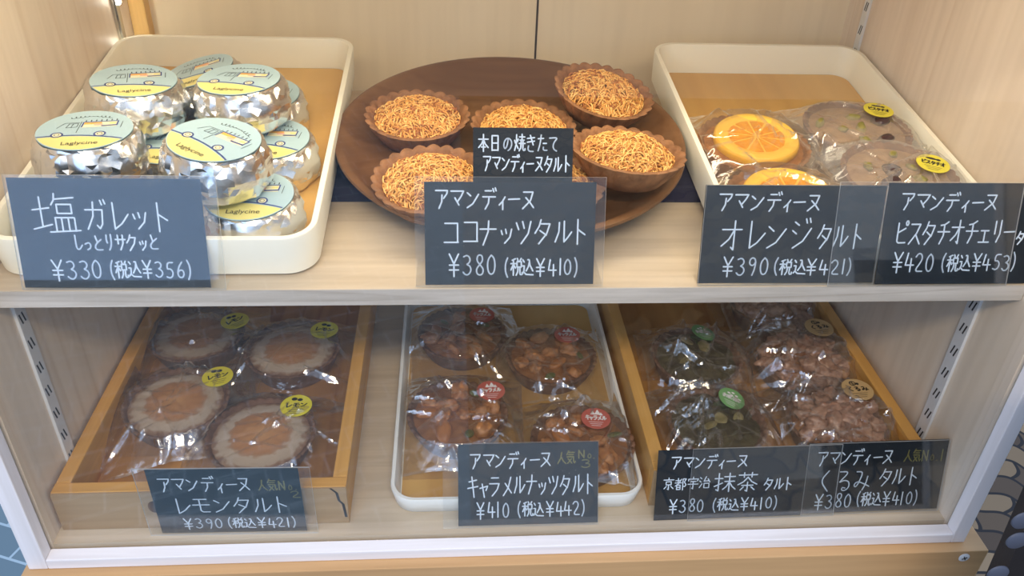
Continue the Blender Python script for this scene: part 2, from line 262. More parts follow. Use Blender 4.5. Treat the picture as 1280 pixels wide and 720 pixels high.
# ------------------------------------------------------------------ handwriting strokes (10 x 10 cell)
G = {
'ア': [[(1,9),(8.5,9),(8,7.5),(6,5.5)],[(5,7),(4.8,4),(3,1)]],
'マ': [[(1,8.5),(9,8.5),(7.5,6.2),(5,3.6)],[(3.5,5.5),(6,2.3)]],
'ン': [[(1.5,8),(3.7,6.6)],[(1.5,1.3),(5,3),(8.7,7.3)]],
'デ': [[(2.5,9),(6.5,9)],[(1,6.3),(9,6.3)],[(5,6.3),(4.6,3.5),(2.5,.8)],[(7.4,10),(8,8.6)],[(8.9,10.3),(9.5,9)]],
'ィ': [[(7,6),(5,4),(2.5,2.4)],[(5.2,4.2),(5.2,.3)]],
'ー': [[(1.2,5),(8.8,5.2)]],
'ヌ': [[(2,8.5),(8,8.5),(6.5,4.7),(1.5,1)],[(3.5,6),(6,4),(8.5,1.5)]],
'タ': [[(4,9.5),(3,7),(1,4.5)],[(3.8,8),(8.5,8),(7,4.5),(3,.6)],[(3.5,5.5),(6.8,3.8)]],
'ル': [[(3,8.5),(2.8,5),(1,1.3)],[(5.5,9),(5.5,1.3),(7.5,3),(9.3,5)]],
'ト': [[(4,9.6),(4,.4)],[(4,6),(8,4)]],
'コ': [[(2,8.5),(8.3,8.5),(8.3,1.5)],[(1.6,1.5),(8.6,1.5)]],
'ナ': [[(1,6.5),(9,6.5)],[(5.3,9.5),(5,5.5),(2.5,.6)]],
'ッ': [[(2,5.5),(2.7,4)],[(4.5,6),(5,4.4)],[(8,6),(7,3),(4,.8)]],
'ツ': [[(1.5,8.5),(2.7,6)],[(4.6,9),(5.5,6.5)],[(8.8,9),(7.5,4.5),(4,.8)]],
'オ': [[(1,7),(9,7)],[(6,9.7),(6,.6),(5,1.4)],[(6,7),(4,4),(1,1.8)]],
'レ': [[(3,9.2),(3,.8),(6,2.5),(9,5.5)]],
'ジ': [[(2,9),(3.8,8)],[(1.3,6.3),(3,5.3)],[(2,.8),(6,3),(9,7)],[(6.5,10),(7,8.7)],[(8,10.2),(8.5,8.9)]],
'ピ': [[(8,7),(3,5.2)],[(3,9),(3,2),(4,1.3),(8.6,1.4)],[(9.5,9),(9.1,9.8),(8.3,9.8),(7.9,9),(8.3,8.2),(9.1,8.2),(9.5,9)]],
'ス': [[(2,8.5),(8,8.5),(6,5),(1.5,.8)],[(5.5,4.5),(8.8,.8)]],
'チ': [[(7.5,9.4),(5,8.3),(2.5,8)],[(1,5.5),(9,5.5)],[(5,8.3),(5,4),(3,.8)]],
'ェ': [[(2,5.5),(8,5.5)],[(5,5.5),(5,1)],[(1,1),(9,1)]],
'リ': [[(3,9),(3,4)],[(7,9.3),(7,4),(5,.8)]],
'モ': [[(2,8.5),(8,8.5)],[(1,5.3),(9,5.3)],[(4.5,8.5),(4.5,2),(5.5,1.2),(8.7,1.2)]],
'キ': [[(2,7.5),(8,8.3)],[(1,4.5),(9,5.3)],[(4.3,9.8),(6,.3)]],
'ャ': [[(1,4.5),(8,5.5),(6.5,3.5)],[(3,6.5),(5,.3)]],
'ラ': [[(2.5,9),(8,9)],[(1,6.3),(8.5,6.3),(7,3.5),(3,.6)]],
'メ': [[(7.5,9.3),(5.5,4.5),(1.5,.8)],[(3,6.5),(8,2)]],
'ガ': [[(1,7),(8,7),(7.5,2.5),(6.3,1),(5.3,2)],[(4.5,9.5),(4,5),(1.3,.8)],[(7.6,10),(8.1,8.6)],[(9,10.2),(9.5,8.9)]],
'サ': [[(1,6.5),(9,6.5)],[(3,9),(3,4)],[(7,9),(7,4.5),(4.5,.6)]],
'ク': [[(4.2,9.5),(3,7),(1,5)],[(3.8,8),(8.3,8),(7,4.5),(3,.6)]],
'し': [[(3,9.3),(3,3),(4,1.3),(6,1.3),(8.7,3.7)]],
'っ': [[(2,4),(5.5,5),(7.5,3.8),(7,1.8),(4,.8)]],
'と': [[(3.5,9),(4.8,5.5)],[(8,7),(4,4.8),(2.5,3),(3.2,1.5),(5,1),(8.5,1.2)]],
'り': [[(3,9),(2.7,6),(3.4,4.5)],[(6.8,9.3),(7,5),(6,2),(4.5,.5)]],
'本': [[(1,7),(9,7)],[(5,9.6),(5,.4)],[(5,7),(3.5,4.5),(1,2.5)],[(5,7),(6.5,4.5),(9,2.5)],[(3.3,2.8),(6.7,2.8)]],
'日': [[(2.5,9),(2.5,1)],[(2.5,9),(7.5,9),(7.5,1)],[(2.5,5),(7.5,5)],[(2.5,1.2),(7.5,1.2)]],
'の': [[(5.3,7.5),(4.5,4),(3,2),(1.7,3),(1.8,5.5),(3.5,7.6),(6,7.9),(8.2,6.3),(8.3,4),(7,2),(5.3,1.2)]],
'焼': [[(1,6.5),(1.6,5)],[(4,7.2),(3.3,5.8)],[(2.6,9.5),(2.5,5),(1,1)],[(2.6,4),(4,2)],[(5,8.3),(9.5,8.3)],[(7.2,9.8),(7.2,7)],[(5.5,6.6),(9,6.6)],[(4.8,4.8),(9.8,4.8)],[(6.5,6.4),(6.2,2.5),(4.8,.8)],[(8,6.4),(8,1.8),(8.6,1),(9.8,1.2),(9.8,2)]],
'き': [[(2,8),(8,8.5)],[(2,6),(8,6.6)],[(4.5,9.7),(7,4.5)],[(3,4),(2.5,2),(4,1),(7,1)]],
'た': [[(1.5,7.5),(6,7.7)],[(4,9.5),(3.3,5),(1.5,1)],[(5.8,5),(8.5,5)],[(6,3),(5.8,1.7),(7,1.2),(9,1.3)]],
'て': [[(1.5,8),(8.5,8.3),(5.5,6),(4.5,4),(5,2),(7.5,1)]],
'税': [[(4.3,9.3),(1.8,8.5)],[(.8,6.8),(4.8,6.8)],[(2.8,8.8),(2.8,.8)],[(2.8,6.5),(.9,3.5)],[(2.9,6.3),(4.5,4.5)],[(5.8,9.5),(6.4,8.3)],[(8.9,9.5),(8,8.3)],[(5.6,7.8),(5.6,5),(9,5),(9,7.8),(5.6,7.8)],[(6.5,5),(6.2,2.5),(5,.8)],[(8,5),(8,1.6),(8.6,1),(9.8,1.2),(9.8,2.2)]],
'込': [[(1.3,8.8),(2.4,7.6)],[(1,5.6),(2.5,5.6),(2.3,3),(1,1.5)],[(2.2,2.4),(4,1.2),(9.5,1)],[(5.2,8.8),(6.3,8.8),(7,6),(9.3,3)],[(6.4,7.5),(5.8,5.3),(4,3)]],
'塩': [[(.5,6),(4,6.5)],[(2.2,9),(2.2,2)],[(.3,1.5),(4.2,2.6)],[(5.4,9.8),(5.2,8.3),(4.5,7.2)],[(5.2,8.5),(9.3,8.9)],[(5.6,7.3),(5.6,5.2),(8.6,5.2),(8.6,7.3),(5.6,7.3)],[(5,4.2),(5,1)],[(5,4.2),(9,4.2),(9,1)],[(6.3,4.2),(6.3,1)],[(7.7,4.2),(7.7,1)],[(3.6,.8),(10,1.2)]],
'京': [[(5,10),(5,8.6)],[(1,8.4),(9,8.4)],[(3,7),(3,4.6),(7,4.6),(7,7),(3,7)],[(5,4.6),(5,.8),(4.2,1.3)],[(3.2,3.4),(1.5,1.5)],[(6.8,3.4),(8.8,1.5)]],
'都': [[(1,7.8),(5,7.8)],[(3,9.5),(3,6)],[(.6,6),(5.8,6)],[(5.5,8.8),(3.5,5.5),(.8,3.5)],[(2,4.2),(2,.8),(4.8,.8),(4.8,4.2),(2,4.2)],[(2,2.5),(4.8,2.5)],[(6.8,9),(6.8,.3)],[(6.8,9),(9.3,9),(8,6.5),(9.4,4.5),(8.5,3),(7.2,3.2)]],
'宇': [[(5,10),(5,8.7)],[(1.2,8.5),(1.2,7)],[(1.2,8.5),(9,8.5),(8.4,7)],[(2.8,6.6),(7.2,6.6)],[(1,4.5),(9,4.5)],[(5,6.6),(5,.8),(4,1.4)]],
'治': [[(1.2,9),(2.4,8)],[(.8,6.3),(2,5.3)],[(.8,1),(2.8,4)],[(6,9.5),(4.3,6),(8.5,6.3)],[(7.5,7.8),(9,5.3)],[(4.5,4.3),(4.5,.8),(8.5,.8),(8.5,4.3),(4.5,4.3)]],
'抹': [[(.6,7),(4,7)],[(2.3,9.5),(2.3,1),(1.3,1.6)],[(.5,3.2),(4,4.8)],[(4.8,7.8),(9.4,7.8)],[(5,5.5),(9.2,5.5)],[(7,9.5),(7,.5)],[(7,5.3),(5.8,3),(4.3,1.6)],[(7,5.3),(8.3,3),(9.8,1.6)]],
'茶': [[(1,8.5),(9,8.5)],[(3.3,9.6),(3.3,7.4)],[(6.7,9.6),(6.7,7.4)],[(5,7.4),(3.2,5.2),(.8,3.8)],[(5,7.4),(6.8,5.2),(9.2,3.8)],[(2.5,3.4),(7.5,3.4)],[(5,5),(5,.5),(4.2,1)],[(3.3,2.6),(2,1.2)],[(6.7,2.6),(8.2,1.2)]],
'く': [[(7,9.3),(3,5.2),(7.3,.8)]],
'る': [[(2.5,8.8),(7.5,8.8),(2,4),(5,5.4),(7.8,4.6),(8,2.3),(6,.8),(4.2,1.2),(4.5,2.3),(6,2)]],
'み': [[(2,8.5),(5.3,8.5),(4,4.5),(2.5,2),(1.2,2.8),(2.5,4.4),(5,4),(9.3,2.3)],[(8,6.5),(7.5,3.5),(6,.8)]],
'人': [[(5,9),(4.2,5),(1,1)],[(4.8,5.5),(6.5,3),(9.3,1)]],
'気': [[(3,9.8),(1,7)],[(2.5,8.6),(8.5,8.6)],[(2.8,7),(7.5,7)],[(1.2,5.5),(7.8,5.5),(7.8,2.5),(8.7,1),(9.6,2.3)],[(2.2,4.3),(6,1)],[(5.8,4.2),(1.8,.8)]],
'¥': [[(2,9.5),(5,5.5),(8,9.5)],[(5,5.5),(5,.3)],[(2,5),(8,5)],[(2,3),(8,3)]],
'0': [[(5,9),(2.8,7.5),(2,5),(2.8,2),(5,1),(7.2,2),(8,5),(7.2,7.8),(5,9)]],
'1': [[(5,9.2),(5,.8)]],
'2': [[(2,7.5),(3.5,9),(6,9),(7.5,7.5),(7,5.5),(2,1),(8.5,1)]],
'3': [[(2.2,8.3),(5,9),(7.3,7.6),(6.5,5.8),(4.2,5.2),(7,4.6),(8,2.8),(6,1),(3.5,.9),(1.8,2)]],
'4': [[(3.2,9),(1.8,3.6),(8.8,3.6)],[(6.3,6.5),(6.3,.6)]],
'5': [[(8,9),(3.3,9),(2.8,5.4),(5.5,5.9),(7.8,4.2),(7,1.8),(4.5,.9),(2,1.6)]],
'6': [[(6.5,9),(3.5,6.5),(2,3.2),(3.2,1.1),(6,.9),(7.8,2.8),(6.8,4.9),(4.2,4.9),(2.2,3.5)]],
'8': [[(5,5.2),(2.7,6.8),(3.2,8.7),(5,9.2),(6.8,8.7),(7.2,6.8),(5,5.2),(2.3,3.4),(2.8,1.4),(5,.8),(7.2,1.4),(7.8,3.4),(5,5.2)]],
'9': [[(7.5,7),(5.5,5.2),(3,5.8),(2.5,7.6),(4,9),(6.5,8.8),(7.6,7),(7,3.5),(5.5,.8)]],
'(': [[(7,10),(4.5,7.5),(4,5),(4.5,2.5),(7,0)]], ')': [[(3,10),(5.5,7.5),(6,5),(5.5,2.5),(3,0)]],
'N': [[(2,1),(2,9),(7.5,1.3),(7.5,9)]], 'o': [[(5,5.5),(3,4),(3.3,1.6),(5,1),(7,1.8),(7.2,4),(5,5.5)]], '.': [[(4.6,1),(5.4,1)]],
}
ADV = {'(': .55, ')': .55, '.': .4, '1': .55, 'ッ': .8, 'ィ': .75, 'ャ': .8, 'ェ': .8, 'っ': .75, 'ー': .85, 'し': .9, 'リ': .9, 'り': .85, 'o': .7, 'ト': .85}
for d_ in '023456789': ADV[d_] = .78
SOFT = set('0235689し っとりのくるみ()oきたて')
def soften(p):
    for _ in range(2):
        q = [p[0]]
        for a, b in zip(p, p[1:]):
            q += [(a[0] * .75 + b[0] * .25, a[1] * .75 + b[1] * .25), (a[0] * .25 + b[0] * .75, a[1] * .25 + b[1] * .75)]
        p = q + [p[-1]]
    return p
def ribbon(bm, pts, wd, place, mat=0):
    """flat pen stroke; place maps (x, y) to a point of the written surface"""
    h = wd / 2
    for a, b in zip(pts, pts[1:]):
        dx, dy = b[0] - a[0], b[1] - a[1]; L = math.hypot(dx, dy)
        if L < 1e-9: continue
        nx, ny = -dy / L * h, dx / L * h
        bm.faces.new([bm.verts.new(place(*q)) for q in ((a[0] - nx, a[1] - ny), (b[0] - nx, b[1] - ny), (b[0] + nx, b[1] + ny), (a[0] + nx, a[1] + ny))]).material_index = mat
    for p in pts:
        bm.faces.new([bm.verts.new(place(p[0] + h * math.cos(k * PI / 3), p[1] + h * math.sin(k * PI / 3))) for k in range(6)]).material_index = mat
def write(bm, text, x0, x1, y0, y1, wd, place, mat=0, jit=.18, rr=None):
    """one line of handwriting filling the box x0..x1, y0..y1 (y0 = lower)"""
    rr = rr or rnd
    tot = sum(ADV.get(c, 1) for c in text); cw = (x1 - x0) / tot; x = x0; ch = y1 - y0
    for c in text:
        aw = ADV.get(c, 1) * cw; ox = rr.uniform(-jit, jit) * cw * .25; oy = rr.uniform(-jit, jit) * ch * .2
        k = 1.02 if ADV.get(c, 1) >= .9 else 1.12
        for st in G[c]:
            p = soften(st) if c in SOFT and len(st) > 2 else st
            ribbon(bm, [(x + aw / 2 + (q[0] - 5) / 10 * aw * k + ox, y0 + q[1] / 10 * ch + oy) for q in p], wd, place, mat)
        x += aw
# ================================================================== the case
Wd = .62; YB = .347; ZT = .40
bm = newbox(-.0125, 0, .0, YB + .012, -.009, ZT); struct('wall_left', bm, WALL)
bm = newbox(Wd, Wd + .0105, .0, YB + .012, -.009, ZT); struct('wall_right', bm, WALL)
bm = newbox(0, .3412, YB, YB + .01, -.009, ZT); box(bm, .3432, Wd, YB, YB + .01, -.009, ZT); box(bm, .3405, .344, YB + .002, YB + .009, -.009, ZT, 1)
struct('wall_back', bm, [BACK, GAP])
bm = newbox(0, Wd, .0, YB, -.009, 0); struct('floor', bm, SHELF)
bm = newbox(-.0125, Wd + .0105, -.013, YB + .012, ZT, ZT + .012); struct('ceiling', bm, WALL)
# glass and the white frame boards round it
bm = newbox(-.004, Wd + .004, -.0030, -.0004, -.004, ZT); struct('window_1', bm, GLASS)
FR2 = wood('white_washed_stile', rgb(222, 218, 220), rgb(236, 233, 236), 'z', .5, 0, .4)
bm = newbox(-.0125, -.0002, -.013, -.0032, -.009, ZT, bev=.0008); struct('trim_1', bm, FR2)
bm = newbox(Wd + .0002, Wd + .0105, -.013, -.0032, -.009, ZT, bev=.0008); struct('trim_2', bm, FR2)
bm = newbox(-.0001, Wd + .0001, -.013, -.0032, -.009, -.0005, bev=.0008); struct('trim_3', bm, FRAME)
bm = newbox(-.0001, Wd + .0001, -.013, -.0032, ZT - .02, ZT, bev=.0008); struct('trim_4', bm, FRAME)
bm = newbox(0.0002, .0135, YB - .013, YB - .0002, .2, ZT, bev=.001); struct('trim_5', bm, CORNER)

# upper shelf
ZS = .189
sh = empty('display_shelf', (.31, .02, ZS - .0112)); tag(sh, 'pale wooden shelf board across the middle of the case', 'shelf')
bm = newbox(-.3095, .3095, .0006, .326, 0, .0112, bev=.0005); obj('shelf_board', bm, SHELF, sh, False)
bm = newbox(-.3095, .3095, 0, .0006, .0002, .0110); o = obj('edge_band', bm, PLY, sh, False); o['label'] = 'grey plywood front edge'

# slotted steel standards
def standard(x, y0, y1, z0, z1, side, label, m_=STEEL, zoff=0):
    s = 1 if side == 'left' else -1
    t = empty('slotted_shelf_standard', (x, (y0 + y1) / 2, z0)); tag(t, label, 'shelf rail', 'slotted shelf standards on the side walls')
    hw = (y1 - y0) / 2
    bm = newbox(min(0, s * .0022), max(0, s * .0022), -hw, hw, 0, z1 - z0, bev=.0004); obj('rail', bm, m_, t, False)
    bm = bmesh.new(); z = .010 + zoff
    while z < z1 - z0 - .01:
        for q in (-.32, .32):
            sk = .0016
            a = [(q * hw - .0006, z), (q * hw + .0006, z), (q * hw + .0006 - sk, z + .0075), (q * hw - .0006 - sk, z + .0075)]
            vs = [bm.verts.new((s * .0024, p[0], p[1])) for p in a]; vb = [bm.verts.new((s * .0018, p[0], p[1])) for p in a]
            bm.faces.new(vs); bm.faces.new(vb[::-1])
            for k in range(4): bm.faces.new((vs[k - 1], vb[k - 1], vb[k], vs[k]))
        z += .0195
    o = obj('slot', recalc(bm), SLOT, t, False); o['kind'] = 'stuff'; return t
standard(0, .0445, .0555, 0.0, ZS - .012, 'left', 'white slotted steel rail on left wall beside the lemon tart box')
standard(Wd, .0500, .0615, 0.0, ZS - .012, 'right', 'white slotted steel rail on right wall beside the walnut tarts')
standard(Wd, .3065, .3155, ZS, ZT, 'right', 'white slotted steel rail in back corner above the right tray')
standard(0, .3000, .3100, ZS, ZT, 'left', 'shiny metal rail in back left corner behind the foil cakes', CHROME)
# the row of small lamps on the back left rail
led = empty('led_strip', (.0022, .305, ZS + .02)); tag(led, 'narrow strip of bright small lamps in the back left corner', 'light')
bm = newbox(0, .0012, -.003, .003, 0, .185); obj('strip', bm, CHROME, led, False)
LEDM = mat('lamp_glow', (1, 1, 1, 1)); b_ = LEDM.node_tree.nodes['Principled BSDF']; b_.inputs['Emission Color'].default_value = (1, .93, .78, 1); b_.inputs['Emission Strength'].default_value = 45
dm = None
for k in range(6):
    if dm is None:
        bm = bmesh.new(); bmesh.ops.create_icosphere(bm, subdivisions=2, radius=.0024); dm = obj('lamp', bm, LEDM, led); o = dm
    else:
        o = dm.copy(); COL.objects.link(o); o.parent = led
    o.location = (.0018, 0, -.0274 + .031 * (k + 2))

# pine ledge under the case
lg = empty('wooden_ledge', (.315, -.0207, -.049)); tag(lg, 'pine ledge with a silver screw running below the glass case', 'ledge')
bm = newbox(-.331, .330, 0, .36, 0, .0398, bev=.0008); obj('plank', bm, LEDGE, lg, False)
bm = bmesh.new()
lathe(bm, [(0, 0), (.0036, 0), (.0040, .0006), (.0034, .0011), (0, .0013)], 24, mat=0)
for a in (0.5, 0.5 + PI / 2):
    box(bm, -.0020, .0020, -.0004, .0004, .0008, .00145, 1, M=Matrix.Rotation(a, 4, 'Z'))
for v in bm.verts: v.co = Matrix.Rotation(R(90), 4, 'X') @ v.co
o = obj('screw', recalc(bm), [STEEL, SLOT], lg); o.location = (.3135, .0002, .0335); o['label'] = 'silver cross head screw'

# ground outside
PAV = mat('wavy_paving', rough=.8); ns, lk, b_ = nodes(PAV)
t_ = ns.new('ShaderNodeTexCoord'); mp = ns.new('ShaderNodeMapping'); mp.inputs['Rotation'].default_value = (0, 0, R(35))
lk.new(t_.outputs['Object'], mp.inputs[0])
wv = ns.new('ShaderNodeVectorMath'); wv.operation = 'SINE'; ws = ns.new('ShaderNodeVectorMath'); ws.operation = 'MULTIPLY'; ws.inputs[1].default_value = (58, 58, 0); lk.new(mp.outputs[0], ws.inputs[0]); lk.new(ws.outputs[0], wv.inputs[0])
wm = ns.new('ShaderNodeVectorMath'); wm.operation = 'MULTIPLY'; wm.inputs[1].default_value = (.011, .011, 0); lk.new(wv.outputs[0], wm.inputs[0])
sw = ns.new('ShaderNodeSeparateXYZ'); lk.new(wm.outputs[0], sw.inputs[0]); cb = ns.new('ShaderNodeCombineXYZ'); lk.new(sw.outputs['Y'], cb.inputs['X']); lk.new(sw.outputs['X'], cb.inputs['Y'])
ad = ns.new('ShaderNodeVectorMath'); ad.operation = 'ADD'; lk.new(mp.outputs[0], ad.inputs[0]); lk.new(cb.outputs[0], ad.inputs[1])
bt = ns.new('ShaderNodeTexBrick'); bt.inputs['Scale'].default_value = 1; bt.inputs['Brick Width'].default_value = .105; bt.inputs['Row Height'].default_value = .058; bt.inputs['Mortar Size'].default_value = .004; bt.inputs['Mortar Smooth'].default_value = .1
bt.inputs['Color1'].default_value = rgb(150, 124, 94); bt.inputs['Color2'].default_value = rgb(78, 62, 50); bt.inputs['Mortar'].default_value = rgb(34, 30, 32); bt.offset = .5
lk.new(ad.outputs[0], bt.inputs['Vector']); lk.new(bt.outputs[0], b_.inputs['Base Color'])
bm = newbox(.3, 3.5, -3, 3, -.83, -.8); struct('ground', bm, PAV)
TIL = mat('grey_green_tile', rough=.5); ns, lk, b_ = nodes(TIL)
t_ = ns.new('ShaderNodeTexCoord'); bt = ns.new('ShaderNodeTexBrick'); mp = ns.new('ShaderNodeMapping'); mp.inputs['Rotation'].default_value = (0, 0, R(20)); lk.new(t_.outputs['Object'], mp.inputs[0]); lk.new(mp.outputs[0], bt.inputs['Vector'])
bt.inputs['Scale'].default_value = 1; bt.inputs['Brick Width'].default_value = .12; bt.inputs['Row Height'].default_value = .06; bt.inputs['Mortar Size'].default_value = .0025
bt.inputs['Color1'].default_value = rgb(112, 130, 138); bt.inputs['Color2'].default_value = rgb(98, 118, 128); bt.inputs['Mortar'].default_value = rgb(170, 186, 194)
lk.new(bt.outputs[0], b_.inputs['Base Color'])
bm = newbox(-3.5, .3, -3, 3, -.83, -.8); o = struct('ground_tiles', bm, TIL)

# black studded board leaning in front, at the right edge
bk = empty('studded_board', (.5655, -.1, .02)); tag(bk, 'black board with round grey studs at the bottom right corner', 'board')
bm = bmesh.new(); pf = [(-.020, 0), (.13, 0), (.13, .20), (.0015, .20), (-.0027, .155)]
pf = [(.0215, -.03), (.15, -.03), (.15, .20), (-.018, .20)]
pf = [(.0215, -.05), (.16, -.05), (.16, .19), (.0030, .19)]
vs = [bm.verts.new((x, 0, z)) for x, z in pf]; f = bm.faces.new(vs)
g = bmesh.ops.extrude_face_region(bm, geom=[f])
for v in [q for q in g['geom'] if isinstance(q, bmesh.types.BMVert)]: v.co.y += .012
obj('panel', recalc(bm), bump(mat('black_rubber', rgb(24, 23, 28), .55), 500, .2, .0004), bk, False)
STUD = mat('grey_stud', rgb(70, 77, 94), .5)
sm = None
for (x, z) in ((.0095, .081), (.0063, .0973), (.0089, .0531), (.027, .067), (.025, .037), (.011, .025), (.028, .012), (.030, .095)):
    if sm is None:
        bm = bmesh.new(); lathe(bm, [(.0062, 0), (.0060, .001), (.0050, .0016), (0, .0019)], 28)
        for v in bm.verts: v.co = Matrix.Rotation(R(90), 4, 'X') @ v.co
        sm = obj('stud', recalc(bm), STUD, bk); o = sm
    else:
        o = sm.copy(); COL.objects.link(o); o.parent = bk
    o.location = (x, 0, z)

# ================================================================== the tilted display on the upper shelf
TM = Matrix.Translation((0, .034, ZS)) @ Matrix.Rotation(R(7), 4, 'X')
def put(o, u, v, h, rz=0, tx=0, ty=0):
    o.matrix_world = TM @ Matrix.Translation((u, v, h)) @ Euler((R(tx), R(ty), R(rz))).to_matrix().to_4x4(); return o
# navy wedge that props trays and plate
bm = bmesh.new(); y0, y1 = .129, .186; k7 = math.tan(R(7))
zf = lambda y: (y - .034) * k7
pts = [(y0, .0002), (y1, .0002), (y1, zf(y1) - .0003), (y0, zf(y0) - .0003)]
A = [bm.verts.new((-.300, y - .129, z)) for y, z in pts]; B = [bm.verts.new((.300, y - .129, z)) for y, z in pts]
bm.faces.new(A); bm.faces.new(B[::-1])
for k in range(4): bm.faces.new((A[k - 1], A[k], B[k], B[k - 1]))
wg = obj('display_wedge', recalc(bm), NAVY, None, False); wg.location = (.31, .129, ZS); tag(wg, 'navy wedge under the middle of the upper trays and plate', 'riser')

def shell_tray(name, wx, wy, h, r, wall, flare, body_mat, base_mat, lipname='rim'):
    t = empty(name)
    bm = bmesh.new()
    def loop(ins, z): return [bm.verts.new((x, y, z)) for x, y in rrect(ins, wx - ins, ins, wy - ins, max(r - ins, .004), 8)]
    L = [loop(flare + .003, 0), loop(flare, .002), loop(0, h - .0012), loop(.0006, h), loop(wall - .0006, h), loop(wall, h - .0012), loop(wall + flare, .0026), ]
    n = len(L[0])
    for a, b in zip(L, L[1:]):
        for k in range(n): bm.faces.new((a[k - 1], a[k], b[k], b[k - 1]))
    bm.faces.new(L[0][::-1]); bm.faces.new(L[-1])
    obj('tray_shell', recalc(bm), body_mat, t, True, 50)
    bm = bmesh.new(); i = wall + flare + .0008
    p = rrect(i, wx - i, i, wy - i, max(r - i, .003), 8)
    a = [bm.verts.new((x, y, .0027)) for x, y in p]; b = [bm.verts.new((x, y, .0036)) for x, y in p]
    bm.faces.new(a[::-1]); bm.faces.new(b)
    for k in range(len(p)): bm.faces.new((a[k - 1], a[k], b[k], b[k - 1]))
    obj('base_panel', recalc(bm), base_mat, t, False); return t
lt = shell_tray('serving_tray', .187, .275, .028, .020, .0045, .0015, CREAM, BAMBOO); put(lt, .0018, -.001, 0)
tag(lt, 'cream tray with bamboo base holding foil wrapped cakes', 'tray', 'trays in the case')
rt_ = shell_tray('serving_tray', .180, .275, .028, .020, .0045, .0015, CREAM, BAMBOO); put(rt_, .4345, -.0005, 0)
tag(rt_, 'cream tray with bamboo base holding orange slice tarts', 'tray', 'trays in the case')

# ---------------- foil wrapped cakes
VAN = [mat('label_blue', rgb(170, 198, 206), .45), mat('label_yellow', rgb(228, 218, 136), .45), mat('label_navy', rgb(62, 78, 140), .5), mat('label_orange', rgb(236, 176, 84), .5), mat('label_pale', rgb(226, 224, 190), .5), INK, mat('label_pink', rgb(236, 180, 160), .5)]
def poly(bm, pts, z, mi): bm.faces.new([bm.verts.new((x, y, z)) for x, y in pts]).material_index = mi
def font_mesh(text, size, m_, parent, loc, rot=(0, 0, 0), name='lettering'):
    c = bpy.data.curves.new('t', 'FONT'); c.body = text; c.size = size; c.align_x = 'CENTER'; c.align_y = 'CENTER'
    to = bpy.data.objects.new('t', c); COL.objects.link(to); bpy.context.view_layer.update()
    me = bpy.data.meshes.new_from_object(to.evaluated_get(bpy.context.evaluated_depsgraph_get())); bpy.data.objects.remove(to)
    me.materials.clear(); o = bpy.data.objects.new(name, me); finish(o, name, m_, parent); o.location = loc; o.rotation_euler = rot; return o
